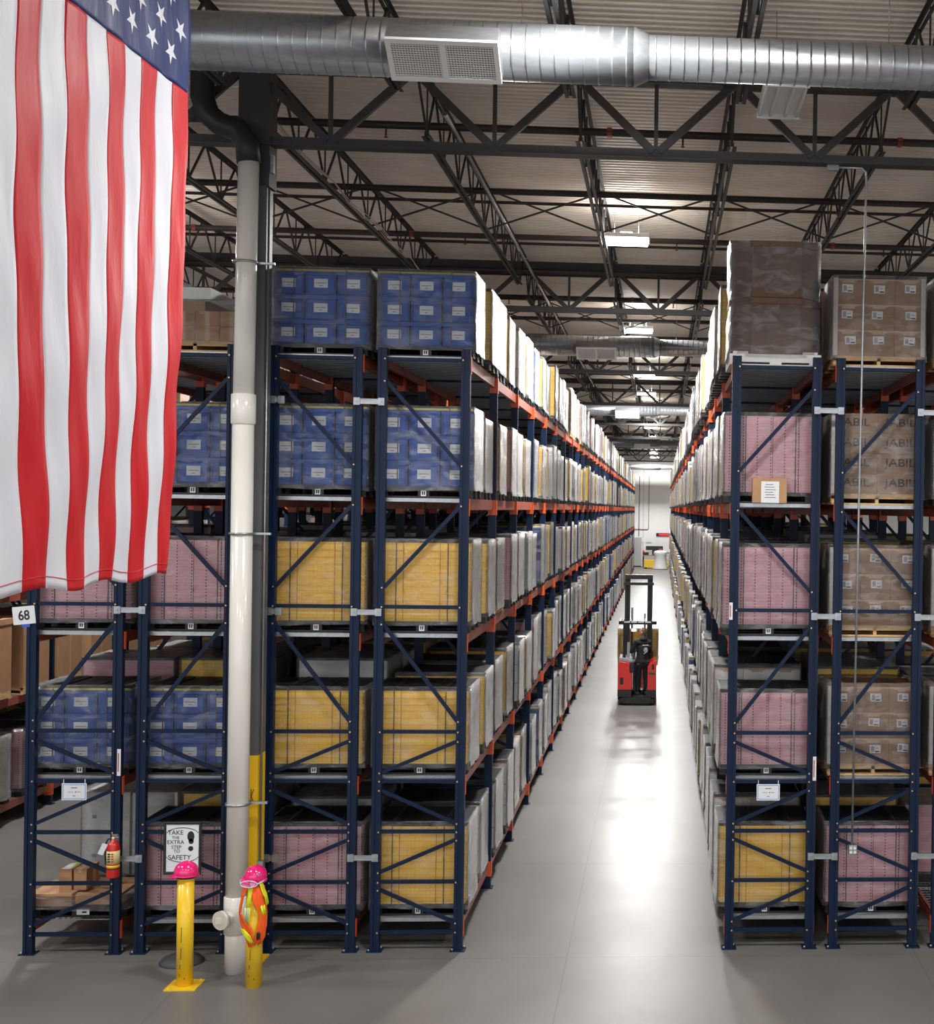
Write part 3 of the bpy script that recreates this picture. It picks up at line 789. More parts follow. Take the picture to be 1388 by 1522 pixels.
MB().box(-.065, .075, -.14, .2, 0, .24, CARD).build('box_body', bx); MB().box(-.02, .02, -.1405, .2, .2, .2405, TAPE).build('tape', bx)
r = thing('pallet_load', 'tall wrapped white carton stack behind the fire extinguisher', 'pallet load', (CXM+.04, yslot(0, 1), LV[0]+.003))
link('pallet', PPL, r); mb = MB()
for i in range(2):
    for j in range(3): MB().box(-HW+i*.6+.002, -HW+(i+1)*.57, -HD, HD, .131+j*.34, .129+(j+1)*.34, WCART).build('white_carton', r)
for (a, b_) in ((-.45, 1.0), (-.45, .78), (-.45, .3), (.1, .95)): MB().box(a, a+.18, -HD-.002, -HD-.001, b_, b_+.11, LBL).box(a+.03, a+.08, -HD-.003, -HD-.002, b_+.05, b_+.09, mat('label_grey', (150, 150, 152), .6)).build('label', r)
link('stretch_wrap', film_mesh(.1, 1.17, 6), r)
# small carton with a paper on a wooden pallet in front of the pink load, right rack 4th shelf
WP = thing('carton', 'small brown carton with a white notice on right rack fourth shelf', 'box', (CX1-.02, yslot(0, 0)-HD-.09, LV[3]+.005))
MB().box(-.2, .2, -.07, .06, 0, .29, CARD).build('box_body', WP)
nn = MB().box(-.1, .11, -.073, -.071, .0, .25, LBL)
for i in range(6): nn.box(-.06+.01*(i % 2), .07-.015*(i % 3), -.074, -.073, .06+i*.03, .066+i*.03, INK)
nn.build('notice', WP)

# ------------------------------------------------------------------ roof steel
JX0, JS = -1.02, 1.80
TOPZ, BOTZ = 10.12, 9.45
def joist_mesh(L=11.7):
    mb = MB()
    for z, s in ((TOPZ, 1), (BOTZ, -1)):
        for sx in (-1, 1):
            mb.box(sx*.02 if sx > 0 else -.055, .055 if sx > 0 else -.02, 0, L, z-.006, z, DARKST)
            mb.box(sx*.02-.003, sx*.02+.003, 0, L, min(z, z-s*.05), max(z, z-s*.05), DARKST)
    n = 10; d = L/n
    for i in range(n):
        y = i*d
        mb.bar((0, y, TOPZ-.02), (0, y+d/2, BOTZ+.02), .022, .022, DARKST); mb.bar((0, y+d/2, BOTZ+.02), (0, y+d, TOPZ-.02), .022, .022, DARKST)
        mb.bar((0, y+d/2, TOPZ-.02), (0, y+d/2, BOTZ+.02), .018, .018, DARKST)
    return mb
jm = joist_mesh()
top = MB(); bot = MB(); web = MB()
L_ = 11.75
for sx in (-1, 1):
    for mbx, z, s in ((top, TOPZ, 1), (bot, BOTZ, -1)):
        st = 0 if mbx is top else .75; en = L_-st
        mbx.box(.018 if sx > 0 else -.058, .058 if sx > 0 else -.018, st, en, z-.006, z, DARKST)
        mbx.box(sx*.021-.003, sx*.021+.003, st, en, min(z, z-s*.05), max(z, z-s*.05), DARKST)
n = 9; d = (L_)/n
for i in range(n):
    y = i*d; a = (0, y+.02, TOPZ-.02); c = (0, y+d-.02, TOPZ-.02); bq = (0, min(max(y+d/2, .78), L_-.78), BOTZ+.02)
    web.bar(a, bq, .026, .026, DARKST); web.bar(bq, c, .026, .026, DARKST); web.bar((0, bq[1], TOPZ-.02), bq, .018, .018, DARKST)
TM, BMm, WM = top.mesh('top_chord'), bot.mesh('bottom_chord'), web.mesh('web')
GY = [14.93+11.92*i for i in range(9)]; GY0 = 14.93-11.92
SPN = ['overhead', 'nearest', 'second', 'third', 'fourth', 'fifth', 'sixth', 'seventh', 'eighth', 'ninth']
def jlabel(k, s):
    where = 'above the centre aisle' if k == 0 else ('%s joist to the %s of the aisle' % (NUM[abs(k)-1], 'left' if k < 0 else 'right'))
    return 'dark open-web roof joist, %s ceiling span, %s' % (SPN[s], where)
for s, y0 in enumerate([GY0]+GY[:-1]):
    rng = range(-3, 4) if s == 0 else (range(-8, 4) if s == 1 else (range(-7, 4) if s == 2 else range(-3, 3)))
    for k in rng:
        r = thing('roof_joist', jlabel(k, s), 'joist', (JX0+k*JS, y0+.08, 0), 0, 'open-web roof joists')
        link('top_chord', TM, r); link('bottom_chord', BMm, r); link('web', WM, r)
GT0, GT1, GB0, GB1 = 9.88, 10.06, 9.05, 9.16
def girder(y, label, x0, x1):
    r = thing('roof_girder', label, 'girder', (0, y, 0), 0, 'roof girder trusses')
    MB().box(x0, x1, -.1, .1, GT0, GT0+.012, DARKST).box(x0, x1, -.012, -.004, GT0, GT1, DARKST).box(x0, x1, .004, .012, GT0, GT1, DARKST).build('top_chord', r)
    MB().box(x0, x1, -.1, .1, GB0, GB0+.014, DARKST).box(x0, x1, -.014, -.004, GB0, GB1, DARKST).box(x0, x1, .004, .014, GB0, GB1, DARKST).build('bottom_chord', r)
    k = math.ceil((x0-JX0)/JS); wb = MB(); vt = wb
    while JX0+k*JS < x1-.9:
        xj = JX0+k*JS; xm = xj+JS/2
        wb.bar((xj+.05, 0, GT0+.02), (xm-.03, 0, GB1-.03), .085, .06, DARKST); wb.bar((xm+.03, 0, GB1-.03), (xj+JS-.05, 0, GT0+.02), .085, .06, DARKST)
        vt.bar((xm, 0, GB1-.02), (xm, 0, GT0), .045, .04, DARKST); k += 1
    wb.build('web', r)
for i, y in enumerate(GY):
    girder(y, '%s roof girder truss crossing over the aisle, counted from the camera' % NUM[i], -17 if i < 3 else -9, 9 if i < 3 else 6)
# cross bridging
for i in range(6):
    y = GY[0]+6.1+11.92*i-(.6 if i == 1 else 0); lo, hi = ((-8, 4) if i == 0 else ((-7, 4) if i == 1 else (-3, 3)))
    mb = MB()
    for k in range(lo, hi-1):
        a = JX0+k*JS; mb.bar((a+.03, y-.02, TOPZ-.03), (a+JS-.03, y-.02, BOTZ+.03), .026, .026, DARKST); mb.bar((a+.03, y+.02, BOTZ+.03), (a+JS-.03, y+.02, TOPZ-.03), .026, .026, DARKST)
    tag(mb.build('cross_bridging'), 'x-shaped cross bridging between joists in the %s ceiling span' % SPN[i+1], 'bracing', 'joist cross bridging')
# sprinkler mains across
PIPE = mat('black_pipe_paint', (40, 32, 30), .5); COP = mat('sprinkler_head_red', (150, 50, 34), .4)
pn = 0
for i in range(24):
    y = 16.3+i*1.62
    if any(abs(y-g) < .3 for g in GY): y += .5
    x0, x1 = (-16, 8.5) if y < 40 else (-8, 6)
    r = thing('sprinkler_pipe', 'dark sprinkler pipe under roof deck, %s counted back from nearest girder' % ((NUM+['twenty-first', 'twenty-second', 'twenty-third', 'twenty-fourth'])[i]), 'pipe', (0, y, 9.72 if i % 2 == 0 else 9.93), 0, 'sprinkler pipes under the roof')
    MB().tube([(x0, 0, 0), (x1, 0, 0)], .048 if i % 2 == 0 else .026, PIPE, 8).build('pipe', r)
    x = x0+.9
    while x < x1 and i < 12 and i % 4 == 0:
        MB().box(x-.03, x+.03, -.045, .045, -.05, .05, COP).tube([(x+.9, 0, -.13), (x+.9, 0, -.02)], .012, PIPE, 6).lathe([(.005, -.16), (.03, -.15), (.005, -.13)], COP, (x+.9, 0, 0), 8).build('sprinkler_head', r); x += 3.6
# ducts
GALVD = mat('spiral_duct', (158, 162, 166), .3, .8, var=.1, vscale=5, stretch=(1.2, 4, 4))
def duct(y, z, label, xs, big=True, seam=.125):
    r = thing('spiral_duct', label, 'duct', (0, y, z), 0, 'round ceiling ducts')
    x0, xc, x1 = xs; ra, rb = .25, .195
    def seg(a, b, rr, nm):
        mb = MB().tube([(a, 0, 0), (b, 0, 0)], rr, GALVD, 36, sm=True)
        x = a+seam/2
        while x < b:
            mb.tube([(x-.008, 0, 0), (x-.006, 0, 0), (x+.006, 0, 0), (x+.008, 0, 0)], [rr, rr+.004, rr+.004, rr], GALVD, 36, cap=False); x += seam
        mb.build(nm, r)
    seg(x0, xc-.13, ra, 'wide_section'); seg(xc, x1, rb, 'narrow_section')
    MB().tube([(xc-.13, 0, 0), (xc-.12, 0, 0), (xc+.0, 0, 0)], [ra+.008, ra+.006, rb+.004], GALVD, 36, cap=False).build('reducer', r)
    hx = x0+1.1
    while hx < x1:
        MB().tube([(hx, 0, ra-.06), (hx, 0, CZ-z-.02)], .005, GALV, 6).build('hanger_rod', r); hx += 3.3
    return r
HOLEM = mat('grille_dark', (70, 74, 84), .6); GRW = mat('grille_white', (214, 214, 212), .4)
def diffuser(x, y, z, label, w=.95, h=.42):
    r = thing('duct_grille', label, 'grille', (x, y, z), 0, 'supply grilles under the ducts'); r.rotation_euler = (.95, 0, .0)
    MB().box(-w/2, w/2, .02, .20, -h/2, h/2, GALVD).build('plenum', r)
    f = MB()
    f.box(-w/2, w/2, -.012, .02, h/2-.045, h/2, GRW).box(-w/2, w/2, -.012, .02, -h/2, -h/2+.045, GRW).box(-w/2, -w/2+.045, -.012, .02, -h/2+.045, h/2-.045, GRW).box(w/2-.045, w/2, -.012, .02, -h/2+.045, h/2-.045, GRW).box(-.025, .025, -.012, .02, -h/2+.045, h/2-.045, GRW)
    f.build('frame', r); MB().box(-w/2+.045, w/2-.045, .012, .019, -h/2+.045, h/2-.045, HOLEM).build('dark_backing', r)
    g = MB(); n = 36
    for i in range(n):
        x_ = -w/2+.05+(w-.1)*(i+.5)/n; g.box(x_-.004, x_+.004, -.004, .006, -h/2+.045, h/2-.045, GRW)
    for i in range(14):
        z_ = -h/2+.05+(h-.1)*(i+.5)/14; g.box(-w/2+.045, w/2-.045, -.008, .0, z_-.004, z_+.004, GRW)
    g.build('louvre_grid', r)
DUCTS = [(11.88, 9.15), (32.05, 9.02), (52.9, 9.05), (80, 9.1), (114.5, 8.75)]
for i, (y, z) in enumerate(DUCTS):
    xr = ((-12.3, -.17, 9) if i == 0 else (-14, -.1, 9)) if i < 2 else (-7, -.1, 5)
    duct(y, z, ['galvanised spiral duct nearest the camera, crossing top of photo', 'second galvanised spiral duct back across the aisle', 'third galvanised spiral duct back across the aisle', 'fourth galvanised spiral duct, deep over the aisle', 'last spiral duct in front of the far end wall'][i], xr)
    if i < 4: diffuser(-1.92 if i == 0 else -1.8+.2*i, y-.36, z-.22, ['large white supply grille on nearest duct above blue totes', 'white supply grille on the second duct', 'small white supply grille on the third duct', 'tiny white supply grille on the fourth duct'][i])

# lamps
LMET = mat('lamp_housing', (225, 225, 225), .4)
LENS = mat('lamp_lens', (255, 255, 255), .3, emit=14)
lz = 9.56
for i, (x, y, pf) in enumerate(LAMPS):
    inview = abs(x-AX) < .1 and y > 12
    lb = ('rectangular LED high-bay lamp over the aisle, %s from the front' % NUM[i]) if inview and i < 9 else ('LED high-bay lamp near the far end wall' if inview else 'LED high-bay lamp outside the photo lighting the racks')
    r = thing('high_bay_lamp', lb, 'lamp', (x, y, lz), 0, 'high-bay ceiling lamps')
    MB().box(-.38, .38, -.28, .28, .0, .07, LMET).box(-.1, .1, -.08, .08, .07, .13, LMET).build('housing', r, bev=.01)
    MB().box(-.35, .35, -.25, .25, -.05, .0, LENS).build('lens', r); MB().box(-.34, -.12, -.2, .2, .0705, .074, LENS).box(.12, .34, -.2, .2, .0705, .074, LENS).build('added_ceiling_glow', r)  # second mesh: glowing panels added on top to brighten the roof deck
    MB().tube([(-.2, 0, .07), (-.2, 0, CZ-lz-.02)], .004, GALV, 6).tube([(.2, 0, .07), (.2, 0, CZ-lz-.02)], .004, GALV, 6).build('hanger_wire', r)
    ld = bpy.data.lights.new('lamp_light', 'AREA'); ld.shape = 'RECTANGLE'; ld.size = .68; ld.size_y = .48; ld.energy = LAMP_W*pf; ld.color = (1, .985, .97)
    lo = bpy.data.objects.new('lamp_light', ld); C.objects.link(lo); lo.parent = r; lo.location = (0, 0, -.06)
    ld = bpy.data.lights.new('added_ceiling_fill', 'AREA'); ld.shape = 'RECTANGLE'; ld.size = .68; ld.size_y = .4; ld.energy = LAMP_W*pf*.024; ld.color = (1, .97, .94)  # upward fill added for the ceiling, not part of the lamp
    lo = bpy.data.objects.new('added_ceiling_fill', ld); C.objects.link(lo); lo.parent = r; lo.location = (0, 0, .085); lo.rotation_euler = (PI, 0, 0)
# unlit fluorescent fixture near the duct
r = thing('strip_light', 'unlit white tube light fixture hanging under duct near photo top', 'lamp', (1.2, 13.75, 9.36))
MB().box(-.23, .23, -.55, .55, .05, .08, LMET).box(-.06, .06, -.5, .5, .08, .13, HOLEM).build('housing', r)
MB().tube([(-.1, -.4, .08), (-.1, -.4, CZ-9.36-.02)], .004, GALV, 6).tube([(.1, .4, .08), (.1, .4, CZ-9.36-.02)], .004, GALV, 6).build('hanger_wire', r)
for x in (-.2, -.08, .08, .2): MB().tube([(x, -.54, .03), (x, .54, .03)], .016, GRW, 8).build('tube', r)
for y in (-.55, .53): MB().box(-.23, .23, y, y+.02, 0, .06, LMET).build('end_cap', r)
# bright metal pipe that runs along a joist
MB_ = MB().tube([(-2.55, 15.4, 9.62), (-2.55, 49, 9.62)], .028, mat('bright_pipe', (190, 192, 196), .2, .9), 10)
tag(MB_.build('conduit_run'), 'shiny metal pipe running lengthwise beside a roof joist', 'pipe')
mb = MB()
for t in range(3):
    pts = [(-4.42+.03*t+.02*math.sin(i*.9+t), 15.2+i*.9, 9.40-.09*abs(math.sin(i*PI/3+.2*t))) for i in range(14)]
    mb.tube(pts, .007, mat('pale_cable', (190, 176, 160), .6), 6)
tag(mb.build('cable_bundle'), 'pale cables sagging along the joist right of the column', 'cable')

# ------------------------------------------------------------------ column, pipes, conduit
r = thing('steel_column', 'dark grey steel column with yellow painted foot behind white pipe', 'column', (-4.53, 15.01, 0))
CY = mat('column_yellow', (226, 180, 24), .45); CG = mat('column_grey', (86, 86, 88), .4, var=.1)
def hcol(mb, z0, z1, m):
    mb.box(-.135, .135, -.135, -.12, z0, z1, m).box(-.135, .135, .12, .135, z0, z1, m).box(-.135, -.12, -.12, .12, z0, z1, m).box(.12, .135, -.12, .12, z0, z1, m); return mb
hcol(MB(), 0.02, 2.32, CY).build('yellow_foot', r); hcol(MB(), 2.321, 8.6, CG).build('shaft', r)
MB().box(-.17, .17, -.14, .14, 8.6, 9.88, DARKST).build('column_head', r); MB().box(-.19, .19, -.17, .2, 0, .02, CY).build('base_plate', r)
CY_OBJ = MB().bar((.065, -.136, 1.80), (.065, -.136, 1.95), .008, .002, INK).bar((.068, -.136, 1.87), (.095, -.136, 1.95), .008, .002, INK).bar((.068, -.136, 1.87), (.095, -.136, 1.80), .008, .002, INK).build('painted_mark', r)
r = thing('drain_pipe', 'tall white drain pipe with black elbow in front of the column', 'pipe', (-4.55, 14.70, 0))
MB().tube([(0, 0, 0), (0, 0, .62)], .118, PVC, 28).build('lower_pipe', r)
MB().tube([(0, 0, .42), (0, 0, .424), (0, 0, .82), (0, 0, .83)], [.118, .132, .132, .12], PVC, 28).build('coupling', r)
MB().tube([(0, 0, .62), (0, 0, 5.95)], .115, PVC, 28).build('middle_pipe', r)
MB().tube([(0, 0, 5.95), (0, 0, 5.97), (0, 0, 6.28), (0, 0, 6.29)], [.113, .13, .13, .112], PVC, 28).build('coupling', r)
MB().tube([(0, 0, 6.28), (.02, 0, 8.82)], .11, PVC, 28).build('upper_pipe', r)
c = MB().tube([(0, 0, .62), (-.09, -.19, .62)], .075, PVC, 24).build('cleanout', r)
MB().tube([(-.085, -.18, .62), (-.105, -.225, .62)], .1, PVC, 24).build('cleanout_ring', c)
MB().box(-.145, -.08, -.245, -.215, .59, .65, PVC).build('cleanout_plug', c)
pts = [(.02, 0, 8.8), (.0, 0, 9.0), (-.1, 0, 9.15), (-.3, 0, 9.22), (-.42, 0, 9.32), (-.48, 0, 9.5), (-.48, 0, 9.9), (-.48, 0, 10.15)]
MB().tube(pts, .125, BLACKPIPE, 24).build('black_elbow', r)
for z in (7.72, 4.77, 1.83): MB().tube([(0, 0, z-.012), (0, 0, z+.012)], .135, GALV, 24).box(0, .3, .03, .07, z-.012, z+.012, GALV).build('pipe_clamp', r)
r = thing('wall_conduit', 'thin grey conduit running down the right side of the column', 'conduit', (-4.375, 14.93, 0))
MB().tube([(0, 0, 1.15), (0, 0, 8.75)], .012, GALV, 10).build('tube', r); MB().box(-.05, .05, -.03, .03, 8.75, 8.95, GALV).build('junction_box', r); MB().box(-.055, .045, -.05, .03, 1.0, 1.15, GALV).build('outlet_box', r)
r = thing('hanging_conduit', 'long thin conduit hanging from girder with outlet box at end', 'conduit', (2.25, 14.95, 0))
MB().tube([(-.02, 0, 1.3), (0, 0, 5), (.03, 0, 8.9), (.03, 0, 8.98), (-.02, 0, 9.03), (-.3, 0, 9.03)], .013, GALV, 10).build('tube', r)
MB().box(-.42, -.29, -.03, .03, 8.99, 9.05, GALV).build('junction_box', r)
ob = MB().box(-.06, .035, -.035, .03, 1.19, 1.3, GALV).build('outlet_box', r, bev=.005)
for x in (-.035, .01):
    for z in (1.222, 1.268): MB().tube([(x, -.036, z), (x, -.04, z)], .016, LBL, 12).build('outlet_cover', ob)

# ------------------------------------------------------------------ bollards, hard hats, vest
def bollard(x, y, label, plate):
    r = thing('bollard', label, 'bollard', (x, y, 0))
    MB().tube([(0, 0, .008 if plate else 0), (0, 0, 1.12)], .084, SAFY, 28).build('post', r)
    if plate:
        MB().box(-.16, .16, -.16, .16, 0, .012, SAFY).build('base_plate', r)
        m = MB()
        for sx in (-1, 1):
            for sy in (-1, 1): m.tube([(sx*.125, sy*.125, .01), (sx*.125, sy*.125, .025)], .012, SAFY, 6)
        m.build('bolts', r)
    MB().lathe([(.084, 0), (.079, .03), (.056, .06), (.02, .075)], SAFY, (0, 0, 1.12), 24).build('dome_top', r)
    m = MB()
    for (a, z, h) in ((-1.9, .12, .03), (-1.85, .2, .05), (-1.75, .3, .12), (-1.72, .48, .16), (-1.3, .09, .02)):
        a_ = a; p = Vector((math.cos(a_)*.0845, math.sin(a_)*.0845, z)); t = Vector((-math.sin(a_), math.cos(a_), 0))
        m.bar(p, p+Vector((t.x*.004, t.y*.004, h)), .006, .002, INK)
    m.build('scratches', r)
    return r
B1 = (-4.945, 14.28); B2 = (-4.225, 14.25)
bollard(*B1, 'left yellow bollard with bolted square foot below a pink hard hat', True)
bollard(*B2, 'right yellow bollard draped with an orange safety vest', False)
def hat(x, y, z, label, rz, goggles=False, tilt=(0, 0)):
    r = thing('hard_hat', label, 'helmet', (x, y, z), rz); r.rotation_euler = (tilt[0], tilt[1], rz)
    pr = [(.002, .135), (.03, .134), (.06, .124), (.085, .105), (.102, .078), (.112, .045), (.116, 0), (.112, -.004)]
    MB().lathe(pr[::-1], HOTPINK, (0, 0, 0), 32, 1.08, .96).build('shell', r)
    MB().lathe([(.111, -.006), (.122, -.004), (.123, .002), (.116, .006)], HOTPINK, (0, 0, 0), 32, 1.08, .98).build('rim', r)
    mb = MB(); n = 12
    for i in range(n):   # peak, towards local -x
        a0 = PI-.75+1.5*i/n; a1 = PI-.75+1.5*(i+1)/n
        def q(a, rr, z_): return (math.cos(a)*.118*rr*1.06, math.sin(a)*.112*rr, z_)
        w0 = 1+.32*math.sin(PI*i/n); w1 = 1+.32*math.sin(PI*(i+1)/n)
        mb.hull8([q(a0, .98, -.004), q(a0, w0, -.014), q(a1, w1, -.014), q(a1, .98, -.004), q(a0, .98, .002), q(a0, w0, -.009), q(a1, w1, -.009), q(a1, .98, .002)], HOTPINK)
    mb.build('peak', r)
    for s in (-1, 0, 1):
        mb = MB(); pts = [(-.105*1.0+.21*t/8, s*.028, .137*math.sqrt(max(0, 1-((-.105+.21*t/8)/.125)**2*.95-(s*.028/.11)**2))+.001) for t in range(9)]
        mb.tube(pts, .006, HOTPINK, 8).build('crown_ridge', r)
    MB().lathe([(.095, -.03), (.098, -.003)], INK, (0, 0, 0), 24, 1.05, .95).build('headband', r)
    return r
hat(B1[0], B1[1], 1.175, 'pink hard hat sitting on the left yellow bollard', .35, tilt=(.03, .03))
h2 = hat(B2[0], B2[1], 1.14, 'pink hard hat with goggles and blue sticker on the right bollard', 1.1, tilt=(.28, 0))
MB().tube([(0, -.0, 0)]*1+[(0, 0, .001)], .0, SAFY, 3) if False else None
g = thing('goggles', 'clear pink-lit safety goggles on the front of right hard hat', 'goggles', (B2[0]-.02, B2[1]-.135, 1.115))
for s in (-1, 1):
    MB().lathe([(.03, -.004), (.038, 0), (.03, .004)], CLEARG, (0, 0, 0), 20, 1, .8).build('lens', g, (s*.036, 0, 0)).rotation_euler = (PI/2, 0, 0)
pts = [(math.cos(2*PI*i/24)*.085, -.006, math.sin(2*PI*i/24)*(.034)) for i in range(25)]
MB().tube(pts, .006, mat('goggle_frame', (225, 200, 235), .2, coat=.5), 8).build('frame', g)
MB().tube([(-.085, 0, 0), (-.11, .07, .01), (-.12, .13, .02)], .007, mat('goggle_frame', (225, 200, 235), .2), 8).tube([(.085, 0, 0), (.12, .06, .01), (.13, .13, .02)], .007, MATS['goggle_frame'], 8).build('strap', g)
MB().box(-.016, .016, -.1195, -.1165, 1.175+.03, 1.175+.055, mat('sky_sticker', (90, 190, 235), .4)).build('sticker', g, (0, 0, 0)) if False else None
st = MB().lathe([(.018, 0), (.018, .003)], mat('sky_sticker', (90, 190, 235), .4), (0, 0, 0), 12).build('sticker', h2, (-.055, -.075, .092)); st.rotation_euler = (1.1, -.6, .4)
# vest: cloth panels draped round the post
def vest():
    r = thing('safety_vest', 'orange and yellow reflective safety vest hanging round the right bollard', 'vest', (B2[0], B2[1], 0))
    def panel(name, m, rows, thick=.004):
        """rows: list of (z, a0, a1, radius) ; a = angle round the post, -pi/2 faces the camera"""
        mb = MB(); k = mb.mi(m); n = 12; J = len(rows)
        for side in (0, 1):
            for (z, a0, a1, rr) in rows:
                for i in range(n+1):
                    a = a0+(a1-a0)*i/n; q = rr+.007*math.sin(i*2.4+z*30)-side*thick
                    mb.v.append((math.cos(a)*q, math.sin(a)*q, z+.012*math.sin(i*1.1+z*9)))
        o_ = J*(n+1)
        for j in range(J-1):
            for i in range(n):
                a = j*(n+1)+i; mb.f.append((a, a+1, a+n+2, a+n+1)); mb.f.append((o_+a, o_+a+n+1, o_+a+n+2, o_+a+1)); mb.m += [k, k]; mb.sm += [True, True]
        for j in range(J-1):
            for i in (0, n):
                a = j*(n+1)+i; mb.f.append((a, a+n+1, o_+a+n+1, o_+a)); mb.m.append(k); mb.sm.append(False)
        for i in range(n):
            for a in (i, (J-1)*(n+1)+i): mb.f.append((a, a+1, o_+a+1, o_+a)); mb.m.append(k); mb.sm.append(False)
        return mb.build(name, r)
    c = -PI/2
    # left front panel swings out and down to a point at centre
    panel('left_panel', VORANGE, [(1.07, c-1.3, c-.45, .112), (.95, c-1.45, c-.75, .13), (.80, c-1.5, c-.85, .15), (.70, c-1.4, c-.25, .14), (.62, c-.9, c+.15, .125), (.52, c-.45, c+.25, .115), (.45, c-.15, c+.2, .11)])
    panel('right_panel', VORANGE, [(1.07, c+.1, c+1.4, .112), (.97, c+.0, c+1.55, .125), (.88, c+.25, c+1.6, .13), (.78, c+.75, c+1.5, .135), (.66, c+.5, c+1.4, .14), (.55, c+.35, c+1.3, .13), (.47, c+.3, c+.95, .12)])
    panel('shoulder_band', VYEL, [(1.07, c-.25, c+.12, .118), (.97, c-.28, c+.05, .133), (.87, c-.35, c-.0, .137)])
    panel('shoulder_band', VYEL, [(1.12, c+.65, c+.95, .122), (1.0, c+.9, c+1.3, .138), (.88, c+1.2, c+1.65, .142)])
    panel('side_band', VYEL, [(.87, c+.6, c+1.1, .138), (.78, c+.85, c+1.25, .145)])
    panel('reflective_band', VYEL, [(.86, c-.4, c-.02, .146), (.72, c-.4, c-.0, .152)])
    panel('silver_strip', VSIL, [(.86, c-.32, c-.1, .150), (.72, c-.32, c-.1, .156)])
    panel('hem_band', VYEL, [(.64, c-.95, c-.6, .14), (.58, c-.6, c+.0, .138), (.50, c-.05, c+.25, .126)])
    panel('pocket', INK, [(.60, c+.45, c+.75, .142), (.53, c+.45, c+.72, .138)])
vest()
# ---------------------------------------------------------------- sign on a stand
r = thing('floor_sign', 'black framed whiteboard sign reading TAKE THE EXTRA STEP TO SAFETY', 'sign', (-5.235, 15.02, 0), .0)
BF = mat('sign_frame_black', (34, 34, 36), .45); WB = mat('whiteboard', (232, 236, 240), .2)
MB().lathe([(.235, 0), (.235, .012), (.2, .05), (.12, .085), (.03, .1)], RUBBER, (0, 0, 0), 32).build('base', r)
MB().tube([(0, 0, .09), (0, 0, 1.0)], .016, BF, 12).build('pole', r)
W2, Z0_, Z1_ = .205, .975, 1.565
f = MB().box(-W2, W2, -.035, -.01, Z0_, Z0_+.035, BF).box(-W2, W2, -.035, -.01, Z1_-.035, Z1_, BF).box(-W2, -W2+.03, -.035, -.01, Z0_+.03, Z1_-.03, BF).box(W2-.03, W2, -.035, -.01, Z0_+.03, Z1_-.03, BF)
f.build('frame', r, bev=.01); bd = MB().box(-W2+.02, W2-.02, -.024, -.012, Z0_+.02, Z1_-.02, WB).build('board', r)
for tx, zz, xx, sz in (('TAKE', 1.44, -.075, .07), ('THE', 1.385, -.075, .045), ('EXTRA', 1.335, -.075, .06), ('STEP', 1.28, -.065, .052), ('TO', 1.235, -.06, .05), ('SAFETY', 1.165, -.03, .075)):
    text_on('lettering', tx, sz, INK, bd, (xx, -.0255, zz))
foot = MB()
def blob(cx, cz, rx, rz): 
    foot.face([(cx+rx*math.cos(2*PI*i/20), -.0262, cz+rz*math.sin(2*PI*i/20)) for i in range(20)], INK)
blob(.09, 1.40, .038, .058); blob(.093, 1.345, .028, .03); blob(.09, 1.265, .028, .028); foot.build('footprint', bd)
arc = MB()
for s, zc in ((1, 1.44), (-1, 1.14)):
    for i in range(22):
        t = -1+2*i/21; x = .165*t; z = zc+s*.075*math.sqrt(max(0, 1-t*t*.9))-(.02 if s > 0 else -.05)
        arc.box(x-.006, x+.006, -.0262, -.0255, z-.005, z+.005, INK)
arc.build('dotted_border', bd)
# fire extinguisher on the rack post
r = thing('fire_extinguisher', 'red fire extinguisher with white tag hung on rack post', 'fire extinguisher', (-6.055, 15.19, .90))
MB().lathe([(.066, 0), (.068, .01), (.068, .33), (.06, .365), (.04, .39), (.022, .4), (.022, .42)], REDP, (0, 0, 0), 28).build('cylinder', r)
MB().lathe([(.0695, .155), (.0695, .30)], mat('ext_label', (226, 214, 150), .5), (0, 0, 0), 28).build('instruction_label', r)
mb = MB()
for i in range(4): mb.box(-.035, -.005, -.0725, -.0705, .18+i*.028, .195+i*.028, INK); mb.box(.005, .03, -.0725, -.0705, .18+i*.028, .195+i*.028, REDP)
mb.build('label_print', r)
MB().lathe([(.0702, .11), (.0702, .14)], SAFY, (0, 0, 0), 28).lathe([(.0702, .095), (.0702, .105)], INK, (0, 0, 0), 28).build('holding_strap', r)
MB().tube([(0, 0, .41), (0, 0, .445)], .02, BOLT, 12).box(-.015, .06, -.012, .012, .44, .455, GALV).box(-.015, .05, -.012, .012, .465, .478, GALV).build('valve_handle', r)
MB().tube([(-.02, 0, .43), (-.06, 0, .42), (-.085, 0, .36), (-.088, 0, .25), (-.078, 0, .14)], .01, INK, 8).build('hose', r)
MB().hull8([(-.14, -.075, .28), (-.085, -.075, .26), (-.085, -.073, .26), (-.14, -.073, .28), (-.085, -.075, .40), (-.03, -.075, .38), (-.03, -.073, .38), (-.085, -.073, .40)], LBL).build('inspection_tag', r)
MB().box(-.03, .03, .07, .09, .1, .45, GALV).build('bracket', r)
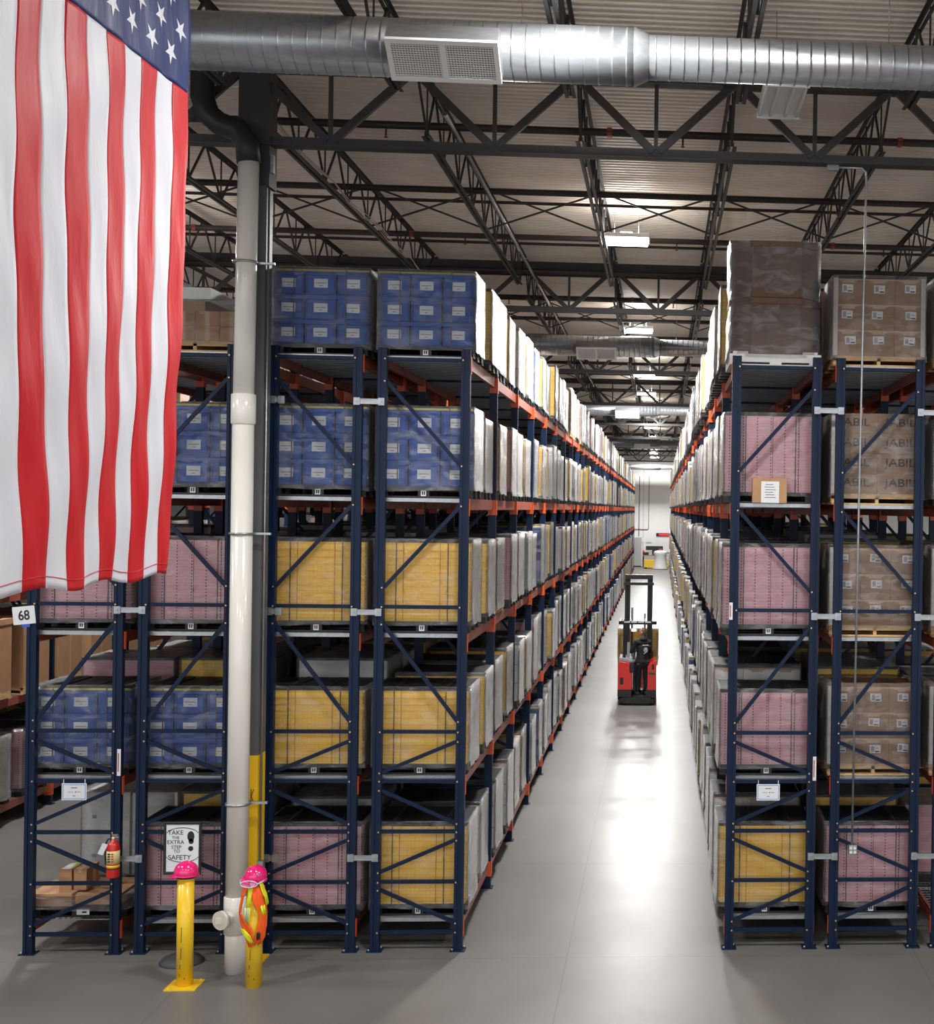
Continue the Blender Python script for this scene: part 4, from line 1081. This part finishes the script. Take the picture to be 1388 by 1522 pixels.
# hanging framed papers
def paper(x, z, label):
    r = thing('notice_paper', label, 'sign', (x, Y0-.048, z))
    MB().box(-.135, .135, -.002, 0, -.095, .095, LBL).build('sheet', r)
    b = mat('blue_border', (110, 160, 220), .5)
    MB().box(-.125, .125, -.003, -.002, .076, .084, b).box(-.125, .125, -.003, -.002, -.084, -.076, b).box(-.125, -.117, -.003, -.002, -.076, .076, b).box(.117, .125, -.003, -.002, -.076, .076, b).build('border', r)
    MB().box(-.035, .035, -.003, -.002, .04, .048, INK).box(-.07, -.01, -.003, -.002, -.006, 0, b).box(.01, .022, -.003, -.002, -.008, .004, INK).box(.03, .07, -.003, -.002, -.005, .0, INK).box(-.015, .015, -.003, -.002, -.05, -.044, INK).build('print', r)
    MB().box(-.12, -.112, -.002, 0, .095, .14, LBL).box(.112, .12, -.002, 0, .095, .14, LBL).build('hanging_tab', r)
paper(-6.53, 1.832, 'blue bordered white notice hanging on the rack with the extinguisher')
paper(1.29, 1.825, 'blue bordered white notice hanging on the right rack end')
# aisle number sign
r = thing('aisle_sign', 'tilted white aisle sign with the number 68 on left rack post', 'sign', (-7.095, 15.284, 3.81)); r.rotation_euler = (0, -.10, .12)
MB().box(-.115, .115, -.008, 0, -.10, .10, LBL).build('plate', r); text_on('lettering', '68', .15, INK, r, (-.0, -.0095, -.005), bold=.003, sx=.8)
MB().box(-.03, .05, -.006, .0, -.135, -.1, mat('sky_blue_tape', (50, 90, 190), .5)).build('blue_tape', r)
def postlabel(x, z, h, lb):
    r = MB().box(-.02, .02, -.002, 0, -h/2, h/2, LBL).box(-.012, .0, -.003, -.002, -h*.35, h*.35, mat('label_red', (170, 80, 70), .6)); tag(r.build('post_sticker', None, (x, Y0-.041, z)), lb, 'sticker')
postlabel(XM+FW+.032, 2.16, .3, 'tall red printed sticker on post above the extinguisher')
postlabel(XR1-.032, 3.93, .2, 'white sticker on outer post of the right rack')
postlabel(XR1+FW+.032, 2.1, .28, 'white sticker on inner post of the right rack')

# ------------------------------------------------------------------ flag
def flag():
    r = thing('hanging_flag', 'large red white and blue striped flag with white stars hanging vertically', 'flag', (-3.42, 0, 0))
    FR = mat('flag_red', (190, 26, 34), .5, spec=.25, bump=.55, bscale=2.2, stretch=(1, 3.5, 1.1)); FWm = mat('flag_white', (212, 212, 220), .5, spec=.25, bump=.55, bscale=2.2, stretch=(1, 3.5, 1.1)); FB = mat('flag_blue', (22, 40, 96), .5, spec=.25, bump=.55, bscale=2.2, stretch=(1, 3.5, 1.1))
    SW = .2535; yR = 9.62; z0, z1, zc = 4.60, 9.98, 7.98
    nt = 70
    def P(s, t):   # s: 0 at right edge .. 13 ; t: 0 bottom .. 1 top
        z = z0+(z1-z0)*t
        y = yR-s*SW
        y -= (1-t)**1.5*(.26*(1-s/13)**1.2)
        fold = .022*math.sin(s*.9+2.0*math.sin(t*2.4)+.8)+.005*math.sin(s*3.1+t*21)+.004*math.sin(s*5.3-t*33)+.006*math.sin(s*1.3+t*47)
        x = fold*(.5+.5*(1-t))+.05*math.sin(t*3+s*.3)
        if t < .5: z += .02*math.sin(s*1.7)*(1-2*t)
        return (x, y, z)
    def grid(name, m, s0, s1, t0, t1, ns, ntt, off=0):
        mb = MB(); k = mb.mi(m)
        for j in range(ntt+1):
            for i in range(ns+1):
                p = P(s0+(s1-s0)*i/ns, t0+(t1-t0)*j/ntt); mb.v.append((p[0]+off, p[1], p[2]))
        for j in range(ntt):
            for i in range(ns): a = j*(ns+1)+i; mb.f.append((a, a+1, a+ns+2, a+ns+1)); mb.m.append(k); mb.sm.append(True)
        o = mb.build(name, r); so = o.modifiers.new('cloth_thickness', 'SOLIDIFY'); so.thickness = .003; so.offset = 0
        return o
    tc = (zc-z0)/(z1-z0)
    for i in range(13):
        grid('stripe', FR if i % 2 == 0 else FWm, i, i+1, 0, tc if i < 7 else 1, 8, 140)
    grid('canton', FB, 0, 7, tc, 1, 56, 60)
    # star field: 9 rows along the fly, alternating 6 and 5
    st = MB()
    for row in range(9):
        t = tc+(1-tc)*(row+1)/10; six = row % 2 == 1
        for kx in range(6 if six else 5):
            st = MB()
            s = 7*((2*kx+1) if six else (2*kx+2))/12
            c_ = P(s, t); rad = .088
            pts = []
            for q in range(10):
                a = -PI/2+q*PI/5; rr = rad if q % 2 == 0 else rad*.38
                ds = rr*math.cos(a)/SW; dt = rr*math.sin(a)/(z1-z0)
                p = P(s+ds, t+dt); pts.append((p[0]+.004, p[1], p[2]))
            cc = (c_[0]+.004, c_[1], c_[2])
            for q in range(10): st.face([cc, pts[q], pts[(q+1) % 10]], FWm)
            st.build('star', r)
    hem = MB()
    for i in range(52): 
        a = P(i/4, .012); b = P((i+1)/4, .012); hem.bar((a[0]+.003, a[1], a[2]), (b[0]+.003, b[1], b[2]), .004, .004, mat('hem_thread', (190, 60, 60), .7))
    hem.build('hem_stitch', r)
    MB().tube([(0, yR-13*SW-.1, z1), (0, yR+.1, z1)], .02, GALV, 10).build('hanging_pole', r)
    MB().tube([(0, yR-.3, z1), (0, yR-.3, CZ)], .006, GALV, 6).tube([(0, yR-3, z1), (0, yR-3, CZ)], .006, GALV, 6).build('hanging_wire', r)
flag()

# ------------------------------------------------------------------ reach truck and driver
TX, TY = -.565, 34.35
def truck():
    r = thing('reach_truck', 'red and black reach truck seen from behind in the aisle', 'forklift', (TX, TY, 0))
    BK = mat('truck_black', (34, 34, 36), .5); RD = mat('truck_red', (206, 34, 26), .3, coat=.4); MS = mat('mast_black', (26, 27, 29), .4); WH = mat('truck_wheel', (70, 48, 42), .7)
    # chassis
    MB().box(-.33, .33, 0.02, 1.5, .10, .17, BK).box(-.5, .5, .34, 1.5, .10, .17, BK).box(-.5, .5, .8, 1.5, .17, .3, BK).prism([(-.38, .12), (-.34, .06), (.34, .06), (.38, .12), (.36, .2), (-.36, .2)], -.06, .02, BK, 'y').build('chassis', r)
    MB().prism([(-.50, .23), (-.14, .20)]+[(-.14, .40), (-.50, .40)], 0, .9, BK, 'y').build('lower_skirt', r)
    MB().prism([(.24, .20), (.5, .20), (.5, .40), (.24, .40)], 0, .9, BK, 'y').build('lower_skirt', r)
    # left power head with rounded top
    MB().prism([(-.50, .40), (-.13, .40), (-.13, .84), (-.19, .86), (-.19, 1.08), (-.27, 1.12), (-.46, 1.14), (-.50, 1.08)], 0, .95, RD, 'y').build('power_head', r, bev=.015)
    MB().prism([(-.48, 1.145), (-.3, 1.13), (-.16, 1.09), (-.12, 1.1), (-.12, 1.16), (-.3, 1.22), (-.46, 1.24)], .05, .9, mat('truck_grey', (150, 152, 156), .35), 'y').build('top_cover', r, bev=.01)
    MB().box(-.19, -.08, -.01, .7, .86, 1.12, BK).box(-.12, .06, .5, .9, .3, 1.08, BK).build('control_console', r, bev=.01)
    MB().box(-.44, -.35, -.004, 0, .54, .72, BK).build('vent', r)
    MB().prism([(.27, .40), (.50, .40), (.50, 1.10), (.44, 1.16), (.33, 1.10), (.27, 1.0)], 0, .95, RD, 'y').build('side_panel', r, bev=.012)
    MB().box(.30, .47, -.004, 0, .80, .855, mat('dark_green_badge', (24, 74, 44), .5)).build('badge', r)
    MB().box(.38, .44, -.004, 0, .93, 1.07, BK).build('vent', r)
    MB().box(-.12, .27, .1, .75, .17, .215, BK).build('operator_platform', r)
    MB().box(-.12, .26, .85, .9, .34, .9, RD).build('inner_wall', r)
    for x in (-.4, .4):
        o = MB().tube([(x-.055, .14, .11), (x+.055, .14, .11)], .11, WH, 20).build('wheel', r)
    for x in (-.42, .42):
        MB().box(x-.07, x+.07, 1.5, 2.6, .08, .2, BK).build('outrigger', r); MB().tube([(x-.045, 2.5, .07), (x+.045, 2.5, .07)], .07, WH, 16).build('load_wheel', r)
    # mast
    for s in (-1, 1):
        MB().box(s*.30-.07, s*.30-.03, 1.12, 1.30, .2, 3.28, MS).box(s*.30+.03, s*.30+.07, 1.12, 1.30, .2, 3.28, MS).box(s*.30-.03, s*.30+.03, 1.2, 1.24, .2, 3.28, MS).build('mast_rail', r)
        MB().tube([(s*.17, 1.2, .3), (s*.17, 1.2, 2.45 if s < 0 else 2.3)], .028, MS, 10).build('lift_cylinder', r)
    MB().box(-.37, .37, 1.10, 1.22, 3.22, 3.34, MS).box(-.40, .40, 1.08, 1.18, 3.06, 3.14, MS).build('mast_crosshead', r)
    MB().box(-.37, .37, 1.14, 1.2, 1.2, 1.3, MS).build('mast_crossbar', r)
    # overhead guard
    MB().box(-.49, .49, .0, .07, 2.10, 2.19, MS).box(-.49, -.43, .0, 1.15, 2.12, 2.17, MS).box(.43, .49, .0, 1.15, 2.12, 2.17, MS).build('overhead_guard', r, bev=.008)
    g = MB()
    for i in range(5): x = -.36+i*.18; g.box(x-.012, x+.012, .07, 1.12, 2.14, 2.17, MS)
    for i in range(4): x = -.36+i*.18; g.box(x+.01, x+.16, -.002, .0, 2.15, 2.18, LBL)
    g.build('guard_bars', r)
    MB().box(-.38, -.30, .12, .2, 1.2, 2.12, MS).build('guard_post', r)
    MB().box(-.27, -.2, .1, .18, 1.25, 1.62, mat('truck_grey', (150, 152, 156), .35)).build('side_box', r)
    mi = MB().box(-.18, -.02, .3, .33, 1.88, 1.98, MS).build('rear_light', r, bev=.01); MB().box(-.165, -.035, .295, .3, 1.895, 1.965, mat('lit_panel', (220, 228, 255), .2, emit=1.2)).build('light_face', mi)
    MB().tube([(-.12, .4, 1.15), (-.12, .4, 1.42)], .02, GALV, 8).tube([(-.06, .4, 1.15), (-.03, .38, 1.35)], .025, LBL, 8).box(-.22, -.16, .38, .42, 1.12, 1.35, LBL).box(-.1, .02, .36, .4, 1.42, 1.5, GALV).build('control_levers', r)
    for x in (-.25, .25): MB().box(x-.06, x+.06, 1.55, 2.75, .80, .84, BK).build('fork', r)
    MB().box(-.4, .4, 1.35, 1.5, .93, 1.25, BK).build('fork_carriage', r)
truck()
load('fork', TX-.01, TY+2.12, .84, 'yellow tray load in white film carried on the reach truck forks', .93, False, 0, group='loads on the move')
# driver
SKIN = mat('skin', (205, 150, 125), .5); CLO = mat('black_cloth', (26, 27, 31), .8); TRO = mat('dark_trousers', (24, 28, 38), .8); HAIR = mat('greying_hair', (112, 92, 76), .7, bump=.5, bscale=60)
def skin_mesh(name, verts, edges, radii, root, m, parent, sub=2, rxy=None):
    me = bpy.data.meshes.new(name); me.from_pydata(verts, edges, []); o = link(name, me, parent); me.materials.append(m)
    md = o.modifiers.new('skin', 'SKIN'); md.use_smooth_shade = True
    for i, rr in enumerate(radii):
        v = me.skin_vertices[0].data[i]; v.radius = (rr, rr) if not isinstance(rr, tuple) else rr
        v.use_root = (i == root)
    s = o.modifiers.new('sub', 'SUBSURF'); s.levels = sub; s.render_levels = sub
    return o
def driver():
    # stands on the truck platform (z .34) with the back towards the camera, turned a little left, looking up left
    r = thing('person', 'person in black hoodie and dark trousers standing on the red truck', 'person', (TX+.13, TY+.42, .215), .35)
    # local: -y is back (towards the camera), x right
    V = [(0, 0, .90), (0, .0, 1.02), (0, .01, 1.18), (0, .015, 1.34), (0, .02, 1.43), (0, .03, 1.50), (0, .04, 1.57),      # 0 pelvis ..4 upper chest,5 neck,6 skull base
         (-.09, 0, .86), (-.11, .02, .50), (-.12, -.01, .09), (-.12, .12, .035),               # 7-10 left leg
         (.09, 0, .86), (.10, -.01, .49), (.10, -.05, .09), (.10, .09, .035),                 # 11-14 right leg
         (-.17, .02, 1.39), (-.27, .08, 1.14), (-.34, .28, .98), (-.36, .34, .965),               # 15-18 left arm to handle
         (.17, .02, 1.39), (.23, .10, 1.12), (.05, .30, 1.00), (.0, .33, .99)]               # 19-22 right arm
    E = [(0, 1), (1, 2), (2, 3), (3, 4), (4, 5), (5, 6), (0, 7), (7, 8), (8, 9), (9, 10), (0, 11), (11, 12), (12, 13), (13, 14), (4, 15), (15, 16), (16, 17), (17, 18), (4, 19), (19, 20), (20, 21), (21, 22)]
    rad = [.12, .12, .13, .13, .09, .05, .05, .08, .055, .038, .035, .08, .055, .038, .035, .055, .04, .028, .025, .055, .04, .028, .025]
    n = len(V)
    for (hx, hy, hz, sx) in ((-.36, .34, .965, -1), (0, .33, .99, 1)):   # hands: palm is the wrist end, five chains
        b = 18 if sx < 0 else 22
        for q in range(4):
            i0 = len(V); ox = (q-1.5)*.021
            V += [(hx+ox, hy+.06, hz-.002), (hx+ox, hy+.10-.006*abs(q-1), hz-.018), (hx+ox, hy+.105, hz-.045)]; E += [(b, i0), (i0, i0+1), (i0+1, i0+2)]; rad += [.010, .009, .008]
        i0 = len(V); V += [(hx-sx*.045, hy+.03, hz-.01), (hx-sx*.05, hy+.06, hz-.03)]; E += [(b, i0), (i0, i0+1)]; rad += [.011, .009]
    skin_mesh('body', V, E, rad, 0, SKIN, r, 1)
    # head as a shaped mesh, turned left and tilted back
    hd = bpy.data.objects.new('head', None); C.objects.link(hd); hd.parent = r; hd.location = (0, .03, 1.60); hd.rotation_euler = (.25, 0, .9)
    def ell(name, m, c, rr, parent, cut=None, n=20):
        mb = MB(); pr = []
        for i in range(13):
            a = -PI/2+PI*i/12; pr.append((max(.001, math.cos(a)), math.sin(a)))
        mb.lathe(pr, m, (0, 0, 0), n); me = mb.mesh(name)
        for v in me.vertices:
            if cut: 
                if cut(v.co): v.co *= .86
            v.co = Vector((v.co.x*rr[0]+c[0], v.co.y*rr[1]+c[1], v.co.z*rr[2]+c[2]))
        return link(name, me, parent)
    ell('skull', SKIN, (0, .0, .06), (.076, .095, .118), hd)
    ell('jaw', SKIN, (0, .035, -.0), (.055, .06, .06), hd)
    ell('hair', HAIR, (0, -.012, .075), (.084, .098, .115), hd, cut=lambda c: c.y > .35 and c.z < .55)
    MB().hull8([(-.012, .085, .03), (.012, .085, .03), (.008, .115, .035), (-.008, .115, .035), (-.006, .09, .075), (.006, .09, .075), (.004, .095, .075), (-.004, .095, .075)], SKIN).build('nose', hd)
    for s in (-1, 1):
        ell('ear', SKIN, (s*.082, -.0, .045), (.012, .02, .032), hd); ell('eye', INK, (s*.03, .086, .07), (.012, .008, .007), hd)
    MB().box(-.024, .024, .086, .094, -.002, .006, mat('lips', (160, 90, 84), .5)).build('mouth', hd)
    # hoodie
    Vh = [(0, 0, .88), (0, -.0, 1.02), (0, .0, 1.18), (0, .01, 1.34), (0, .01, 1.43), (0, .02, 1.49), (-.17, .01, 1.385), (-.27, .08, 1.14), (-.335, .265, .985), (.17, .01, 1.385), (.23, .10, 1.12), (.07, .285, 1.0)]
    Eh = [(0, 1), (1, 2), (2, 3), (3, 4), (4, 5), (4, 6), (6, 7), (7, 8), (4, 9), (9, 10), (10, 11)]
    skin_mesh('hoodie', Vh, Eh, [(.19, .15), (.175, .14), (.185, .145), (.2, .14), (.13, .11), .07, .088, .066, .046, .088, .066, .046], 1, CLO, r)
    hood = ell('hood', CLO, (0, -.06, 1.47), (.11, .07, .06), r)
    skin_mesh('trousers', [(0, 0, .93), (0, 0, .84), (-.09, 0, .80), (-.11, .02, .50), (-.12, -.01, .08), (.09, 0, .80), (.10, -.01, .49), (.10, -.05, .08)], [(0, 1), (1, 2), (2, 3), (3, 4), (1, 5), (5, 6), (6, 7)], [(.15, .13), (.15, .13), .1, .078, .062, .1, .078, .062], 1, TRO, r)
    for x, y in ((-.12, .03), (.10, -.01)):
        sh = MB().prism([(-.05, -.08), (.05, -.08), (.055, .04), (.04, .17), (-.04, .17), (-.055, .04)], 0, .07, INK, 'z').build('shoe', r, (x, y, 0), bev=.02)
    em = MB(); WHM = mat('print_white', (205, 205, 208), .7)
    for i in range(9): a = 2*PI*i/9; em.box(.03+.045*math.cos(a)-.012, .03+.045*math.cos(a)+.012, -.165, -.15, 1.2+.055*math.sin(a)-.012, 1.2+.055*math.sin(a)+.012, WHM)
    em.box(.005, .055, -.165, -.15, 1.18, 1.24, WHM).box(-.05, .11, -.155, -.14, 1.31, 1.335, WHM).bar((-.02, -.158, 1.1), (.08, -.158, 1.16), .015, .01, WHM).build('back_print', r)
driver()

# ------------------------------------------------------------------ far end of the aisle
def far_end():
    YEp = SAFY; y = 116.0
    r = thing('yellow_cart', 'yellow steel conveyor frame on floor by the far wall', 'cart', (.15, 113.2, 0))
    MB().box(-1.55, -.55, 0, 1.1, .12, .75, YEp).box(.75, 1.6, 0, 1.1, .25, .75, YEp).box(-.6, .8, .5, 1.1, .3, .6, YEp).build('frame', r)
    for x in (-1.4, 1.4): MB().tube([(x, .1, .12), (x, .2, .12)], .12, INK, 12).build('wheel', r)
    r = thing('wrapped_roll_load', 'round white wrapped load on pallet near far wall, red top', 'pallet load', (-.02, 112.4, 0))
    MB().lathe([(.62, 0), (.7, .1), (.55, .18), (.5, 1.2), (.58, 1.35), (.5, 1.55), (.12, 1.62)], WCART, (0, 0, 0), 24).build('load', r); MB().box(-.12, .12, -.1, .1, 1.6, 1.75, REDP).build('red_cap', r)
    r = thing('workbench', 'long brown workbench against far wall with dark equipment', 'table', (-.3, 116.2, 0))
    MB().box(-1.3, 1.9, 0, .9, .98, 1.05, CARD).build('worktop', r)
    for x in (-1.2, 0, 1.8): MB().box(x-.04, x+.04, .05, .12, 0, .98, NAVY).build('leg', r)
    r = thing('printer', 'dark boxy equipment standing on the far workbench', 'machine', (-.55, 116.4, 1.051))
    MB().box(-.75, .75, 0, .5, .45, .8, INK).box(-.2, .3, 0, .5, 0, .45, INK).build('housing', r)
    r = thing('printer', 'small black machine at left end of the far workbench', 'machine', (-1.3, 116.4, 1.051)); MB().box(-.2, .25, 0, .4, 0, .25, INK).build('housing', r)
    r = thing('wall_board', 'white board on the far wall under the red display', 'board', (.4, 117.5, 1.9)); MB().box(-1.05, 1.05, 0, .06, -.6, .65, LBL).build('panel', r)
    r = thing('led_display', 'red lit text display high on the far wall', 'display', (.2, 117.515, 2.85)); MB().box(-.62, .62, 0, .08, -.14, .14, INK).build('housing', r)
    m = MB(); er = mat('led_red', (255, 30, 30), .4, emit=1.5)
    for i in range(7): m.box(-.36+i*.13, -.27+i*.13, -.01, 0, -.07, .07, er)
    m.build('lit_characters', r)
    r = thing('fire_extinguisher', 'tiny red extinguisher on the far wall', 'fire extinguisher', (-1.5, 117.505, .95)); MB().lathe([(.09, 0), (.09, .4), (.04, .5)], REDP, (0, 0, 0), 12).build('cylinder', r)
    r = thing('metal_cabinet', 'grey metal cabinet against the far wall at the left rack end', 'cabinet', (-2.15, 116.7, 0)); MB().box(-.45, .45, 0, .6, .1, 2.6, mat('cabinet_grey', (170, 172, 174), .5)).build('body', r); MB().box(-.02, .02, -.02, 0, .2, 2.5, GALV).build('door_seam', r); MB().box(-.44, .44, .05, .55, 0, .1, INK).build('plinth', r)
    for x, z, lb, w_ in ((-1.75, 2.35, 'framed notice on the far wall right of the cabinet', .2), (-1.05, 2.35, 'plain white sheet on the far wall left of the board', .25)):
        r = thing('wall_notice', lb, 'sign', (x, 117.55, z)); MB().box(-w_, w_, 0, .03, -.2, .2, LBL).build('sheet', r)
    r = thing('wall_conduit', 'thin brown conduit bent along the far wall above the cabinet', 'conduit', (0, 117.55, 0)); MB().tube([(-1.95, 0, 8), (-1.95, 0, 2.7)], .03, CARDD, 6).tube([(-1.1, 0, 8), (-1.1, 0, 3.4), (-1.2, 0, 3.3), (-2.4, 0, 3.3)], .025, CARDD, 6).build('tube', r)
far_end()
print('LOADS individual', NLOAD, 'far', nfar, 'objects', len(bpy.data.objects))
